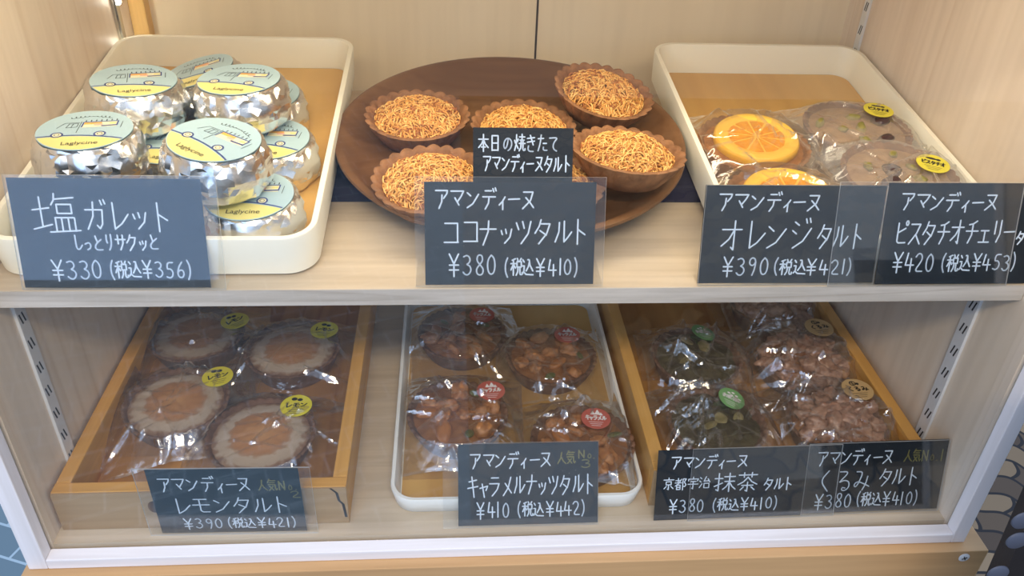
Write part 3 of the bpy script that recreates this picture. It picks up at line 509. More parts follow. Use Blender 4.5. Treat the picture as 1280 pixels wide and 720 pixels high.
def foil_cake():
    t = empty('foil_wrapped_cake')
    prof = [(0, 0), (.0268, 0), (.0300, .003), (.0313, .009), (.0311, .015), (.0303, .0205), (.0285, .0252), (.0264, .0277), (0, .0282)]
    pr = []
    for (a, b) in zip(prof, prof[1:]):
        for k in range(2): pr.append((a[0] + (b[0] - a[0]) * k / 2, a[1] + (b[1] - a[1]) * k / 2))
    pr.append(prof[-1])
    def fn(r, z, a):
        k = min(1, max(0, (r - .0215) / .008)); s = math.sin
        q_ = (math.cos(a), s(a), z * 34)
        fl = .0016 * (abs(s(a * 4.5 + 1.3)) - .6) + .0016 * nz(q_, 1.8, 1) + .0028 * (abs(nz(q_, 2.4, 2)) - .2) - .0010 * (abs(nz((q_[0], q_[1], q_[2] * .4), 7, 5)) - .2)
        side = 1 if .001 < z < .0275 else .3
        return r + fl * k * side, z + (.0006 * nz((r * 90 * math.cos(a), r * 90 * s(a), 0), 1.3, 3) if r > .018 else 0)
    bm = bmesh.new(); lathe(bm, pr, 58, fn)
    for v in bm.verts:
        if .001 < v.co.z < .0276: v.co += Vector((rnd.uniform(-1, 1), rnd.uniform(-1, 1), rnd.uniform(-1, 1))) * .00042
    bmesh.ops.triangulate(bm, faces=[f for f in bm.faces if len(f.verts) == 4], quad_method='SHORT_EDGE')
    obj('foil_wrap', recalc(bm), FOIL, t, True, 15)
    bm = bmesh.new(); disc(bm, 0, 0, .0298, .0283, 56, 0, .0004); lb = obj('label_disc', bm, [VAN[0]], t); lb['label'] = 'pale blue round label'; lb.scale = (.875, .875, 1)
    bm = bmesh.new(); z = .02876
    # yellow segment, navy road line
    def arc(a0, a1, r, n=20): return [(r * math.cos(R(a0 + (a1 - a0) * k / n)), r * math.sin(R(a0 + (a1 - a0) * k / n))) for k in range(n + 1)]
    low = arc(205, 330, .0292, 24); top = [(low[-1][0] + (low[0][0] - low[-1][0]) * k / 10, low[-1][1] + (low[0][1] - low[-1][1]) * k / 10 + .0034 * math.sin(PI * k / 10)) for k in range(1, 10)]
    poly(bm, low + top, z, 1)
    road = [(low[0][0] - .0006, low[0][1] + .0012)] + [(x, y + .0014) for x, y in top[::-1]] + [(low[-1][0], low[-1][1] + .001)]
    ribbon(bm, road, .0013, lambda x, y: (x, y, z + .00005), 2)
    for cx, cy in ((-.0155, -.0082), (.0105, -.0066)):
        c = [(cx + .0034 * math.cos(2 * PI * k / 16), cy + .0034 * math.sin(2 * PI * k / 16)) for k in range(17)]
        poly(bm, [(cx + (x - cx) * .8, cy + (y - cy) * .8) for x, y in c[:-1]], z + .0001, 4); ribbon(bm, c, .0011, lambda x, y: (x, y, z + .00012), 2)
        c2 = [(cx + (x - cx) * .45, cy + (y - cy) * .45) for x, y in c]; ribbon(bm, c2, .0004, lambda x, y: (x, y, z + .00014), 5)
    # van window and awning
    poly(bm, [(-.003, .003), (.0185, .005), (.0185, .013), (-.003, .011)], z, 4)
    poly(bm, [(-.0025, .0075), (.0085, .0085), (.0085, .0112), (-.0025, .0105)], z + .00005, 3)
    poly(bm, [(.004, .0062), (.0095, .0066), (.0095, .0090), (.004, .0086)], z + .0001, 6)
    poly(bm, [(.0135, .0085), (.0175, .0088), (.0175, .011), (.0135, .0107)], z + .00005, 1)
    ribbon(bm, [(-.003, .0035), (-.003, .0108), (.0185, .013), (.0185, .007)], .0009, lambda x, y: (x, y, z + .00015), 2)
    ribbon(bm, [(.0095, .0055), (.0185, .0068)], .0014, lambda x, y: (x, y, z + .00016), 2)
    for k in range(7): ribbon(bm, [(-.002 + k * .0032, .0122 + k * .00033), (-.002 + k * .0032, .0138 + k * .00033)], .0007, lambda x, y: (x, y, z + .0001), 5)
    # windscreen lines
    for L in ([(-.018, .002), (-.0145, .0095), (-.0055, .0105)], [(-.0125, .0025), (-.0115, .0085), (-.006, .009), (-.006, .0035), (-.0125, .0025)], [(-.0095, .003), (-.009, .0087)], [(-.0045, .012), (-.0045, -.005)], [(.0215, .012), (.0215, .003)]):
        ribbon(bm, L, .0004, lambda x, y: (x, y, z + .0001), 5)
    # script line along the top
    p = []
    for k in range(120):
        u = k / 119; x = -.013 + .026 * u; y = .0205 - .25 * (x - .002) ** 2 * 60 + .0011 * math.sin(u * 62) * (1 if k % 17 else 1.6) * (.7 + .5 * math.sin(u * 9))
        p.append((x + .0008 * math.cos(u * 62), y))
    ribbon(bm, p, .00042, lambda x, y: (x, y, z), 5)
    pr_ = obj('label_print', bm, VAN, lb, False)
    font_mesh('Laglycine', .0062, INK, lb, (.001, -.0205, z + .0003), (0, 0, R(4)), 'lettering')
    return t
fc = foil_cake()
CAKES = [  # u, v, h, rz, tx, ty, label
 (.0610, .1210, .0350, 14, -3, 5, 'foil wrapped cake topmost at back left against the left wall'),
 (.1295, .1230, .0355, -12, -4, -2, 'foil wrapped cake topmost at back right with its label turned slightly away'),
 (.0530, .0560, .0355, 6, -4, 2, 'foil wrapped cake at front left standing just above the salt sign'),
 (.1275, .0450, .0370, -36, -5, 3, 'foil wrapped cake at front of upper layer with label turned sideways'),
 (.1470, .1040, .0037, -8, 0, 0, 'foil wrapped cake low at the right beside the tray rim'),
 (.1460, .0380, .0037, -4, 0, 0, 'foil wrapped cake in the front right corner of the tray'),
 (.0375, .0390, .0037, 2, 0, 0, 'foil wrapped cake low at front left, half hidden behind the salt sign'),
 (.0860, .0980, .0037, -3, 0, 0, 'foil wrapped cake low in the middle between two upper ones'),
 (.0450, .1500, .0037, 20, 0, 0, 'foil wrapped cake under the topmost one at the left wall'),
 (.1320, .1660, .0037, -10, 0, 0, 'foil wrapped cake under the back right one of the upper layer'),
 (.0960, .1680, .0200, 8, -4, -14, 'tilted foil wrapped cake peeking out behind the back right one'),
]
for i, (u, v, h, rz, tx, ty, lab) in enumerate(CAKES):
    o = fc if i == 0 else copy_tree(fc)
    put(o, u, v, h, rz, tx, ty); tag(o, lab, 'cake', 'foil wrapped cakes in the left tray')

# ---------------- turned wooden plate
bm = bmesh.new(); PR = .1235
lathe(bm, [(0, 0), (.078, 0), (.082, .0012), (.104, .0070), (.117, .0130), (PR, .0185), (PR - .0003, .0205), (PR - .003, .0210), (PR - .0065, .0194), (.110, .0130), (.098, .0082), (.088, .0062), (0, .0058)], 128)
pl = obj('round_plate', recalc(bm), WALNUTW, None, True, 50); put(pl, .309, .1340, .0001); tag(pl, 'large round dark wooden plate of coconut tarts on the upper shelf', 'plate')

# ---------------- tarts
def crust(R0, rb, h, fill, n=22, m_=CRUST, amp=.05, parent=None, wall=.0035):
    def fn(r, z, a):
        k = max(0, min(1, z / h)); inner = 1 if r > .0 else 0
        f = 1 + amp * (abs(math.sin(a * n / 2)) - .5) * (k ** 1.2) * (1 if r > rb * .9 else 0)
        return r * f * (1 + .006 * math.sin(a * 3 + 1)), z + (.0012 * (abs(math.sin(a * n / 2)) - .5) if z > h * .93 else 0)
    bm = bmesh.new()
    lathe(bm, [(0, 0), (rb - .002, 0), (rb, .001), (rb + (R0 - rb) * .5, h * .45), (R0 - .0008, h * .88), (R0, h * .97), (R0 - .001, h), (R0 - wall + .0004, h - .0004), (R0 - wall - .001, h - .002), (R0 - wall - (h - fill) * .5 - .001, fill), (0, fill)], n * 8, fn)
    return obj('crust', recalc(bm), m_, parent, True, 60)
def dome(R0, z0, hh, m_, name, parent, rough=.0012, scale=180, n=72, seed=0, rings=14, edge=.0):
    bm = bmesh.new(); prof = [(0, z0 - .002)]; pr = [(R0, z0)]
    for k in range(1, rings + 1):
        t = k / rings; pr.append((R0 * (1 - t) if k < rings else 0, z0 + hh * (1 - (1 - t) ** 2.2)))
    lathe(bm, [(R0 * .98, z0 - .003)] + pr, n)
    for v in bm.verts:
        if v.co.z > z0: v.co.z += rough * nz(v.co, scale, seed) * min(1, (v.co.z - z0) / .001)
    return obj(name, recalc(bm), m_, parent, True, 80)
def shreds(R0, z0, hh, N, seed, parent):
    rr = random.Random(seed); bm = bmesh.new()
    for i in range(N):
        q = rr.random() ** .55; a = rr.uniform(0, 2 * PI); x, y = R0 * q * math.cos(a), R0 * q * math.sin(a)
        z = z0 + hh * (1 - q ** 2.2)
        d = rr.uniform(0, 2 * PI); L = rr.uniform(.004, .011); cur = rr.uniform(-.9, .9); wd = rr.uniform(.00022, .00042)
        lift = rr.uniform(0, .0032); arch = rr.uniform(.0, .0032); tilt = rr.uniform(-.35, .45)
        mi = rr.choice((0, 0, 0, 1, 1, 2))
        P = []; cx, cy, cz = x, y, z + .0004 + lift * .5
        for k in range(6):
            t = k / 5
            rq = min(1, math.hypot(cx, cy) / R0); base = z0 + hh * (1 - rq ** 2.2) + .0003
            P.append(Vector((cx, cy, max(base, base + lift * .6 + arch * math.sin(PI * t) + tilt * L * (t - .5)))))
            dd = d + cur * (t - .5); cx += math.cos(dd) * L / 5; cy += math.sin(dd) * L / 5; qq = math.hypot(cx, cy)
            if qq > R0 * .99: cx *= R0 * .99 / qq; cy *= R0 * .99 / qq
        prev = None
        for k, p in enumerate(P):
            tg = (P[min(k + 1, 5)] - P[max(k - 1, 0)]).normalized(); s = tg.cross(Vector((0, 0, 1)))
            if s.length < 1e-4: s = Vector((1, 0, 0))
            s.normalize(); u = s.cross(tg); ww = wd * (1 - .5 * abs(2 * k / 5 - 1) ** 3)
            ring = [bm.verts.new(p + s * ww * 1.3 * c1 + u * ww * c2) for c1, c2 in ((-1, -.3), (1, -.3), (.6, .7), (-.6, .7))]
            if prev:
                for j in range(4): bm.faces.new((prev[j - 1], prev[j], ring[j], ring[j - 1])).material_index = mi
            else: bm.faces.new(ring[::-1]).material_index = mi
            prev = ring
        bm.faces.new(prev).material_index = mi
    o = obj('coconut_shreds', bm, COC, parent, True, 80); o['kind'] = 'stuff'; o['label'] = 'toasted golden coconut shreds'; return o
def coconut_tart(seed):
    t = empty('coconut_tart'); crust(.0368, .0255, .0195, .0115, 24, CRUST, .055, t)
    dome(.0305, .0125, .0095, COCB, 'coconut_filling', t, .0016, 260, seed=seed); shreds(.0305, .0128, .0105, 1500, seed, t); return t
ct = [coconut_tart(3), coconut_tart(11)]
COCO = [(.2427, .1470, .0085, 10, 0, 0, 'coconut tart at the back left of the round wooden plate', 0),
 (.3175, .1350, .0075, 70, 1, 0, 'coconut tart in the middle of the plate behind the small chalk sign', 1),
 (.3760, .1690, .0185, 130, 3, -9, 'coconut tart at the back right of the plate, tipped up on its rim', 0),
 (.3790, .0730, .0240, 200, 5, -6, 'coconut tart at the right of the plate, raised on its neighbour and rim', 1),
 (.2540, .0650, .0090, 260, 2, 3, 'coconut tart at front left of the plate, partly behind the coconut sign', 1),
 (.3270, .0600, .0090, 310, 0, 0, 'coconut tart at the front of the plate almost hidden by the coconut sign', 0)]
for i, (u, v, h, rz, tx, ty, lab, k) in enumerate(COCO):
    o = ct[i] if i == 0 else (ct[1] if i == 1 else copy_tree(ct[k]))
    put(o, u, v, h, rz, tx, ty); tag(o, lab, 'tart', 'coconut tarts on the round plate')

# ---------------- clear bags
def bag(parent, wx, wy, Rt, H, seed, off=(0, 0), rot=0, N=108, creases=34, lo=.0012, amp=1.0, m_=None, sag=1.35, lim=None):
    rr = random.Random(seed); bm = bmesh.new()
    cr_ = []
    for _ in range(creases):
        a = rr.uniform(0, 2 * PI); q = rr.uniform(.2, 1.05)
        px, py = q * wx / 2 * math.cos(a), q * wy / 2 * math.sin(a)
        d = a + rr.gauss(0, .55) if q > .6 else rr.uniform(0, PI)
        cr_.append((px, py, math.cos(d), math.sin(d), rr.uniform(.010, .036), rr.uniform(.0011, .0026), rr.uniform(.0014, .0042) * rr.choice((1, 1, 1, -.6))))
    ca, sa = math.cos(R(rot)), math.sin(R(rot)); rows = []; fold = set()
    for i in range(N + 1):
        row = []
        for j in range(N + 1):
            x, y = (i / N - .5) * wx, (j / N - .5) * wy
            tx_, ty_ = x * ca - y * sa + off[0], x * sa + y * ca + off[1]
            r = math.hypot(tx_, ty_); e = min(wx / 2 - abs(x), wy / 2 - abs(y)); ang = math.atan2(ty_, tx_)
            if r < Rt: z = H + .0006
            else:
                t = (r - Rt) / .024; z = lo + (H + .0006 - lo) * math.exp(-sag * t ** 1.2)
                z += .0030 * min(1, t) * (abs(nz((math.cos(ang) * 1.0, math.sin(ang) * 1.0, r * 8), 3.2, seed)) * 2 - .4) * min(1, e / .006)
            z += amp * (.0013 * nz((x, y, 0), 48, seed + 3) + .0008 * abs(nz((x, y, 0), 110, seed + 5))) * (1 if r > Rt * .9 else .5)
            if e < .0012: fold.add((i, j))
            for ci, (px, py, dx, dy, L, w_, h_) in enumerate(cr_):
                ax, ay = x - px, y - py; al = ax * dx + ay * dy
                if abs(al) < L:
                    dn = abs(-ax * dy + ay * dx + .0012 * nz((al, ci, 0), 60, seed))
                    if ci % 2 == 0 and dn < .0009 * (1 - abs(al) / L) + .0002: fold.add((i, j))
                    if dn < w_ * 2: z += amp * h_ * (1 - dn / (w_ * 2)) * (1 - abs(al) / L) ** .7
            z = max(z, lo * (.6 + .4 * min(1, e / .003)) + (H if r < Rt else 0))
            wob = .0016 * nz((x, y, 0), 26, seed + 9) if e < .002 else 0
            vx, vy = tx_ + wob, ty_ + wob
            if lim:                                    # film that meets a tray wall turns up along it
                d = max(lim[0] - vx, vx - lim[1], 0) + max(lim[2] - vy, vy - lim[3], 0)
                vx = min(max(vx, lim[0]), lim[1]); vy = min(max(vy, lim[2]), lim[3]); z += .85 * d
            row.append(bm.verts.new((vx, vy, z)))
        rows.append(row)
    for i in range(N):
        for j in range(N):
            bm.faces.new((rows[i][j], rows[i + 1][j], rows[i + 1][j + 1], rows[i][j + 1])).material_index = 1 if sum(q in fold for q in ((i, j), (i + 1, j), (i + 1, j + 1), (i, j + 1))) >= 2 else 0
    # under sheet
    bt_ = {}
    for i in (0, N):
        for j in (0, N): bt_[(i, j)] = bm.verts.new((rows[i][j].co.x, rows[i][j].co.y, .0001))
    bm.faces.new((bt_[(0, 0)], bt_[(0, N)], bt_[(N, N)], bt_[(N, 0)]))
    return obj('bag', bm, [m_ or FILM, FOLD], parent, True, 30)
def inside(x, y, x0, x1, y0, y1=9): return (x0 - x, x1 - x, y0 - y, y1 - y)
def sticker(parent, x, y, z, r, m_, text, ink, icon, rot=0, tx=0, ty=0):
    bm = bmesh.new(); disc(bm, 0, 0, r, 0, 36, 0, .0003); s = obj('sticker', bm, m_, parent); s.location = (x, y, z); s.rotation_euler = (R(tx), R(ty), R(rot))
    bm = bmesh.new(); P = lambda a, b: (a, b, .0004)
    n = len(text); wtx = r * 1.45
    write(bm, text, -wtx / 2, wtx / 2, -r * .18, r * .26, r * .085, P, 0, .1)
    def blob(cx, cy, rr_, sq=1.): bm.faces.new([bm.verts.new(P(cx + rr_ * math.cos(2 * PI * k / 14), cy + rr_ * sq * math.sin(2 * PI * k / 14))) for k in range(14)])
    if icon == 'lemon': blob(-r * .16, r * .60, r * .19, .8); blob(r * .2, r * .52, r * .17, .8)
    elif icon == 'peak':
        for cx, cy, hh in ((-r * .2, r * .34, r * .38), (r * .12, r * .34, r * .52), (r * .36, r * .30, r * .3)): bm.faces.new([bm.verts.new(P(*q)) for q in ((cx - hh * .45, cy), (cx + hh * .45, cy), (cx, cy + hh))])
    elif icon == 'nut':
        c = [(-r * .1 + r * .19 * math.cos(2 * PI * k / 14), r * .56 + r * .19 * math.sin(2 * PI * k / 14)) for k in range(15)]; ribbon(bm, c, r * .07, P); ribbon(bm, [(-r * .1, r * .74), (-r * .1, r * .38)], r * .06, P); ribbon(bm, [(-r * .2, r * .6), (0, r * .5)], r * .06, P); blob(r * .2, r * .5, r * .11)
    elif icon == 'leaf':
        for cx, cy in ((-.28, .45), (.02, .6), (.3, .42), (-.05, .3)): blob(r * cx, r * cy, r * .13, .7)
    elif icon == 'long': blob(-r * .12, r * .52, r * .34, .36); blob(r * .3, r * .5, r * .15, .8)
    for k in range(3): ribbon(bm, [(-r * (.5 - .1 * k), -r * (.38 + .17 * k)), (r * (.5 - .1 * k), -r * (.38 + .17 * k))], r * .035, P)
    obj('sticker_print', bm, ink, s, False); return s
# nut pieces (shared meshes)
def blob_mesh(seed, sx_, sy_, sz_, rough, sc):
    bm = bmesh.new(); bmesh.ops.create_icosphere(bm, subdivisions=3, radius=1)
    for v in bm.verts:
        k = 1 + rough * nz(v.co, sc, seed) + rough * .5 * abs(nz(v.co, sc * 2.2, seed + 4)); v.co = Vector((v.co.x * sx_ * k, v.co.y * sy_ * k, v.co.z * sz_ * k))
    me = bpy.data.meshes.new('nut'); bm.to_mesh(me); bm.free()
    for p in me.polygons: p.use_smooth = True
    return me
def with_mat(me, m_): me = me.copy(); me.materials.append(m_); return me
WN = [blob_mesh(s, .0078, .0058, .0042, .55, 1.7) for s in (1, 2, 3)]
WNA = [with_mat(x, NUT) for x in WN]; WNB = [with_mat(x, NUTD) for x in WN]
ALMM = with_mat(blob_mesh(5, .0085, .0050, .0032, .12, 1.2), ALM); SEEDM = with_mat(blob_mesh(6, .0056, .0032, .0014, .06, 1), SEED)
CHM = with_mat(blob_mesh(7, .0075, .0065, .0036, .18, 1.3), CHERRY); PGM = with_mat(blob_mesh(8, .0050, .0030, .0024, .25, 1.6), PGREEN); FLM = with_mat(blob_mesh(9, .0058, .0042, .0010, .2, 1.3), FLAKE)
def piece(name, me, parent, loc, rot, sc=1): 
    o = bpy.data.objects.new(name, me); COL.objects.link(o); o.parent = parent; o.location = loc; o.rotation_euler = rot; o.scale = (sc, sc, sc); return o
def topped(t, kinds, N, R0, z, seed, mind=.0085, hgt=None):
    rr = random.Random(seed); pl_ = []; tries = 0
    while len(pl_) < N and tries < 900:
        tries += 1; q = math.sqrt(rr.random()) * R0; a = rr.uniform(0, 2 * PI); x, y = q * math.cos(a), q * math.sin(a)
        if all(math.hypot(x - p[0], y - p[1]) > mind for p in pl_): pl_.append((x, y))
    for i, (x, y) in enumerate(pl_):
        nm, me, dz = kinds[i % len(kinds)]; q = math.hypot(x, y) / R0
        piece(nm, me, t, (x, y, z + dz + (hgt * (1 - q ** 2) if hgt else 0)), (rr.uniform(-.5, .5), rr.uniform(-.5, .5), rr.uniform(0, 6.28)), rr.uniform(.85, 1.2))

def lemon_tart(seed):
    t = empty('lemon_tart'); crust(.0395, .031, .021, .0165, 34, CRUSTD, .018, t, .003)
    o = dome(.0362, .0182, .0042, ICING, 'lemon_icing', t, .0008, 200, 90, seed); o['label'] = 'white icing round a browned centre'; return t
def caramel_tart(seed):
    t = empty('caramel_nut_tart'); crust(.0390, .031, .0185, .0145, 34, CRUSTD, .018, t, .003); dome(.0355, .0150, .0022, CARAMEL, 'caramel', t, .0012, 170, 72, seed)
    topped(t, [('walnut_piece', WNA[0], .001), ('almond', ALMM, .0012), ('walnut_piece', WNA[1], .001), ('pumpkin_seed', SEEDM, .0018), ('walnut_piece', WNA[2], .001), ('walnut_piece', WNA[0], .001)], 12, .028, .0165, seed, .0118); return t
def matcha_tart(seed):
    t = empty('matcha_tart'); crust(.0385, .030, .020, .0155, 34, CRUSTD, .018, t, .003); dome(.0350, .0165, .0060, MATCHA, 'matcha_filling', t, .0035, 110, 80, seed)
    topped(t, [('almond_flake', FLM, .0042)], 3, .018, .0185, seed, .010); return t
def walnut_tart(seed):
    t = empty('walnut_tart'); crust(.0385, .031, .0195, .0155, 34, CRUSTD, .018, t, .003); dome(.0350, .0165, .0105, CARAMEL, 'walnut_filling', t, .002, 130, 80, seed)
    topped(t, [('walnut_piece', WNB[0], .0), ('walnut_piece', WNB[1], .0), ('walnut_piece', WNB[2], 0)], 26, .033, .0190, seed, .0088, .0105); return t
def orange_tart(seed):
    t = empty('orange_tart'); crust(.0395, .031, .0195, .0155, 34, CRUST, .022, t, .003); dome(.0360, .0165, .0012, ALMOND, 'almond_filling', t, .001, 150, 72, seed)
    # orange slice: peel ring, pith, wedges
    PEEL = bpy.data.materials.get('orange_peel') or mottled('orange_peel', [(.3, rgb(244, 180, 34)), (.7, rgb(250, 200, 60))], 120, .25, .5)
    PITH = bpy.data.materials.get('orange_pith') or mat('orange_pith', rgb(250, 206, 84), .3)
    FLESH = bpy.data.materials.get('orange_flesh') or mottled('orange_flesh', [(.3, rgb(226, 146, 24)), (.7, rgb(242, 176, 46))], 220, .2, .6)
    Rs = .0302
    bm = bmesh.new(); lathe(bm, [(0, 0), (Rs - .001, 0), (Rs, .0012), (Rs, .0052), (Rs - .0012, .0066), (Rs - .0085, .0066), (Rs - .0095, .0060), (0, .0060)], 72, lambda r, z, a: (r * (1 + .012 * math.sin(2 * a) + .008 * nz((math.cos(a), math.sin(a), 0), 2)), z))
    for f in bm.faces:
        c = f.calc_center_median(); q = math.hypot(c.x, c.y)
        f.material_index = 0 if q > Rs * .93 else 1
    sl = obj('orange_slice', recalc(bm), [PEEL, PITH], t, True, 50); sl.location = (.0015, .002, .0172); sl.rotation_euler = (R(1), R(-2), R(20))
    bm = bmesh.new(); nS = 10
    for k in range(nS):
        a0, a1 = 2 * PI * k / nS + .045, 2 * PI * (k + 1) / nS - .045; ro = Rs - .0103; P = []
        for s in range(9):
            a = a0 + (a1 - a0) * s / 8; P.append((ro * math.cos(a) * (1 - .02 * abs(s - 4) / 4), ro * math.sin(a) * (1 - .02 * abs(s - 4) / 4)))
        P.append((.0022 * math.cos((a0 + a1) / 2), .0022 * math.sin((a0 + a1) / 2)))
        tp = [bm.verts.new((x, y, .0064)) for x, y in P]; bt_ = [bm.verts.new((x, y, .0058)) for x, y in P]
        bm.faces.new(tp)
        for q in range(len(P)): bm.faces.new((tp[q - 1], bt_[q - 1], bt_[q], tp[q]))
    o = obj('flesh', recalc(bm), FLESH, sl, False); o['label'] = 'orange flesh segments'
    return t
def pistachio_tart(seed):
    t = empty('pistachio_cherry_tart'); crust(.0390, .031, .0195, .0155, 34, CRUSTD, .018, t, .003); dome(.0355, .0165, .003, PIST, 'pistachio_filling', t, .0015, 130, 72, seed)
    topped(t, [('pistachio_nut', PGM, .0010), ('cherry', CHM, .0), ('pistachio_nut', PGM, .0010), ('pistachio_nut', PGM, .0010)], 7, .027, .0185, seed, .013); return t

FILMH = clear('milky_cellophane', .03, (.97, .97, .96, 1), .12, .22, 1.5, 1.0, 260, .25, .0006)
def placeL(o, x, y, z, rz=0, tx=0, ty=0): o.location = (x, y, z); o.rotation_euler = (R(tx), R(ty), R(rz)); return o

# orange tarts and pistachio tarts in the right upper tray
BASE = .0037
o = orange_tart(1); bag(o, .108, .110, .0395, .0236, 21, (.006, .004), 6, creases=16, lo=.0008, lim=inside(.4805, 0, .4408, .6078, -9)); put(o, .4805, .1190, BASE, 0, 1, 0); tag(o, 'bagged orange slice tart at the back of the right tray', 'tart', 'orange slice tarts')
o = orange_tart(2); bag(o, .096, .090, .0395, .0236, 22, (.004, -.002), -4, creases=16, lo=.0008, lim=inside(.4815, .0460, .4408, .6078, .0060)); put(o, .4815, .0460, BASE, 0, 0, 0); tag(o, 'bagged orange slice tart at the front, mostly hidden behind the orange sign', 'tart', 'orange slice tarts')
o = pistachio_tart(3); bag(o, .100, .104, .038, .0205, 23, (.002, .0), 3, creases=22, lo=.0008, m_=FILMH, lim=inside(.5640, 0, .4408, .6075, -9)); sticker(o, .021, .0165, .0246, .0108, YEL, 'ピスタチオ', INK, 'long', -18); put(o, .5640, .1400, BASE + .001, 0, 0, 0); tag(o, 'bagged pistachio tart at the back with yellow sticker', 'tart', 'pistachio cherry tarts')
o = pistachio_tart(4); bag(o, .100, .098, .038, .0205, 24, (.002, -.004), -3, creases=22, lo=.0008, m_=FILMH, lim=inside(.5660, .072, .4408, .6075, .006)); sticker(o, .0225, .005, .0246, .0108, YEL, 'ピスタチオ', INK, 'long', -24); put(o, .5660, .0720, BASE + .0045, 0, 3, 0); tag(o, 'bagged pistachio tart in front, just above the pistachio sign', 'tart', 'pistachio cherry tarts')

# ================================================================== lower floor
def wooden_box(name, x0, x1, y0, y1, h, th, label, rz=0, front=BOXFACE):
    t = empty(name, (x0, y0, 0.0002), (0, 0, R(rz))); tag(t, label, 'box', 'wooden display boxes on the floor of the case')
    wx, wy = x1 - x0, y1 - y0
    obj('side_panel', newbox(0, th, th + .0001, wy, 0, h, bev=.0009), BOXWOOD, t, False); obj('side_panel', newbox(wx - th, wx, th + .0001, wy, 0, h, bev=.0009), BOXWOOD, t, False)
    BX = bpy.data.materials.get('honey_box_front') or wood('honey_box_front', rgb(206, 148, 70), rgb(226, 176, 100), 'x', .6, .5, .4, c3=(.8, .6, .4, 1))
    bm = newbox(0, wx, .0012, th, 0, h, bev=.0006); o = obj('front_panel', bm, BX, t, False)
    bm = newbox(0, wx, 0, .0012, .0002, h - .0006); 
    if name == 'wooden_box' and front is BOXFACE:
        pass
    f_ = obj('front_face', bm, front, o, False); f_['label'] = 'weathered grey brown front face'
    obj('back_panel', newbox(th, wx - th, wy - th, wy, 0, h, bev=.0006), BX, t, False)
    obj('base_panel', newbox(th, wx - th, th, wy - th, 0, .004), BOXBASE, t, False); return t
b1 = wooden_box('wooden_box', .0026, .1945, .0115, .285, .035, .0098, 'honey coloured wooden box of lemon tarts with a knot in its front')
KN = radial('wood_knot', [(0, rgb(70, 44, 24)), (.5, rgb(112, 76, 44)), (1, rgb(150, 116, 80))], .006, 300, .2, .6, None)
bm = bmesh.new(); lathe(bm, [(0, .0004), (.0048, .0003), (.0056, 0)], 24)
for v in bm.verts: v.co = Vector((v.co.x * .75, -v.co.z, v.co.y))
o = obj('knot', recalc(bm), KN, b1); o.location = (.0640, 0, .0205)
bm = bmesh.new()
cp = [(.1815, .0345), (.1855, .0300), (.1865, .0225), (.1890, .0190), (.1902, .0060)]
for a, b in zip(cp, cp[1:]):
    wv_ = .0009; bm.faces.new([bm.verts.new((x, -.00015, z)) for x, z in ((a[0] - wv_, a[1]), (a[0] + wv_, a[1]), (b[0] + wv_, b[1]), (b[0] - wv_, b[1]))])
o = obj('crack', recalc(bm), SLOT, b1, False)
b2 = wooden_box('wooden_box', .4070, .6140, .0200, .290, .035, .0098, 'honey coloured wooden box of matcha and walnut tarts')
mt = shell_tray('serving_tray', .181, .262, .0165, .018, .0035, .003, WHITE, BAMBOO); placeL(mt, .2222, .0150, .0002)
tag(mt, 'white shallow tray of caramel nut tarts between two wooden boxes', 'tray', 'trays in the case')

FB = .0044
LEM = [(.0480, .2010, 'bagged lemon tart at back left of the wooden box in shade', (.030, .012), 8, 40, 0),
 (.1320, .1790, 'bagged lemon tart at back right of the wooden box with upright yellow sticker', (.0245, .0195), -6, -8, 0),
 (.0545, .1130, 'bagged lemon tart at left of the box with creased wrap', (.0270, .0230), 14, 20, 1),
 (.1255, .0750, 'bagged lemon tart nearest the glass directly above the lemon sign', (.0225, .0250), -4, 2, 1)]
for i, (x, y, lab, so, rot, sr, lift) in enumerate(LEM):
    o = lemon_tart(30 + i); bag(o, .112, .108, .0385, .0226, 40 + i, (.002, .0), rot, creases=30 if i % 2 == 0 else 20, lim=inside(x, y, .0130, .1838, .0225))
    sticker(o, so[0], so[1], .0248, .0118, YEL, 'レモン', INK, 'lemon', sr); placeL(o, x, y, FB + .001 * lift, 0, 2 * lift, 0); tag(o, lab, 'tart', 'bagged lemon tarts')
CARA = [(.2750, .2010, 'bagged caramel nut tart at back left of the white tray', (.018, .018), -8),
 (.3500, .1680, 'bagged caramel nut tart at back right of the white tray', (.016, .020), -4),
 (.2700, .0965, 'bagged caramel nut tart at front left of the white tray', (.0265, .0185), 4),
 (.3630, .0640, 'bagged caramel nut tart at front right, behind the caramel sign', (.0120, .0170), -6)]
for i, (x, y, lab, so, sr) in enumerate(CARA):
    o = caramel_tart(50 + i); bag(o, .098, .106, .038, .0222, 60 + i, (.002, .0), (5, -4, -3, 4)[i], creases=34, lim=inside(x, y, .2292, .3962, .0220))
    sticker(o, so[0], so[1], .0246, .0112, RED, 'キャラメル', WPRINT, 'peak', sr); placeL(o, x, y, FB + .0006 * (i > 1), 0, 1.5 * (i > 1), 0); tag(o, lab, 'tart', 'bagged caramel nut tarts')
MAT = [(.4750, .1630, 'bagged matcha tart at the back left of the right wooden box', (.010, .022), 10), (.4700, .0820, 'bagged matcha tart at front left, behind the matcha sign', (.0150, .0165), -24)]
for i, (x, y, lab, so, sr) in enumerate(MAT):
    o = matcha_tart(70 + i); bag(o, .092, .104, .0375, .0250, 80 + i, (.000, .0), (-3, 4)[i], creases=40, amp=1.3, lim=inside(x, y, .4178, .6032, .0310))
    sticker(o, so[0], so[1], .0278, .0108, GRN, '抹茶', WPRINT, 'leaf', sr, 0, 14); placeL(o, x, y, FB, 0, 2, 0); tag(o, lab, 'tart', 'bagged matcha tarts')
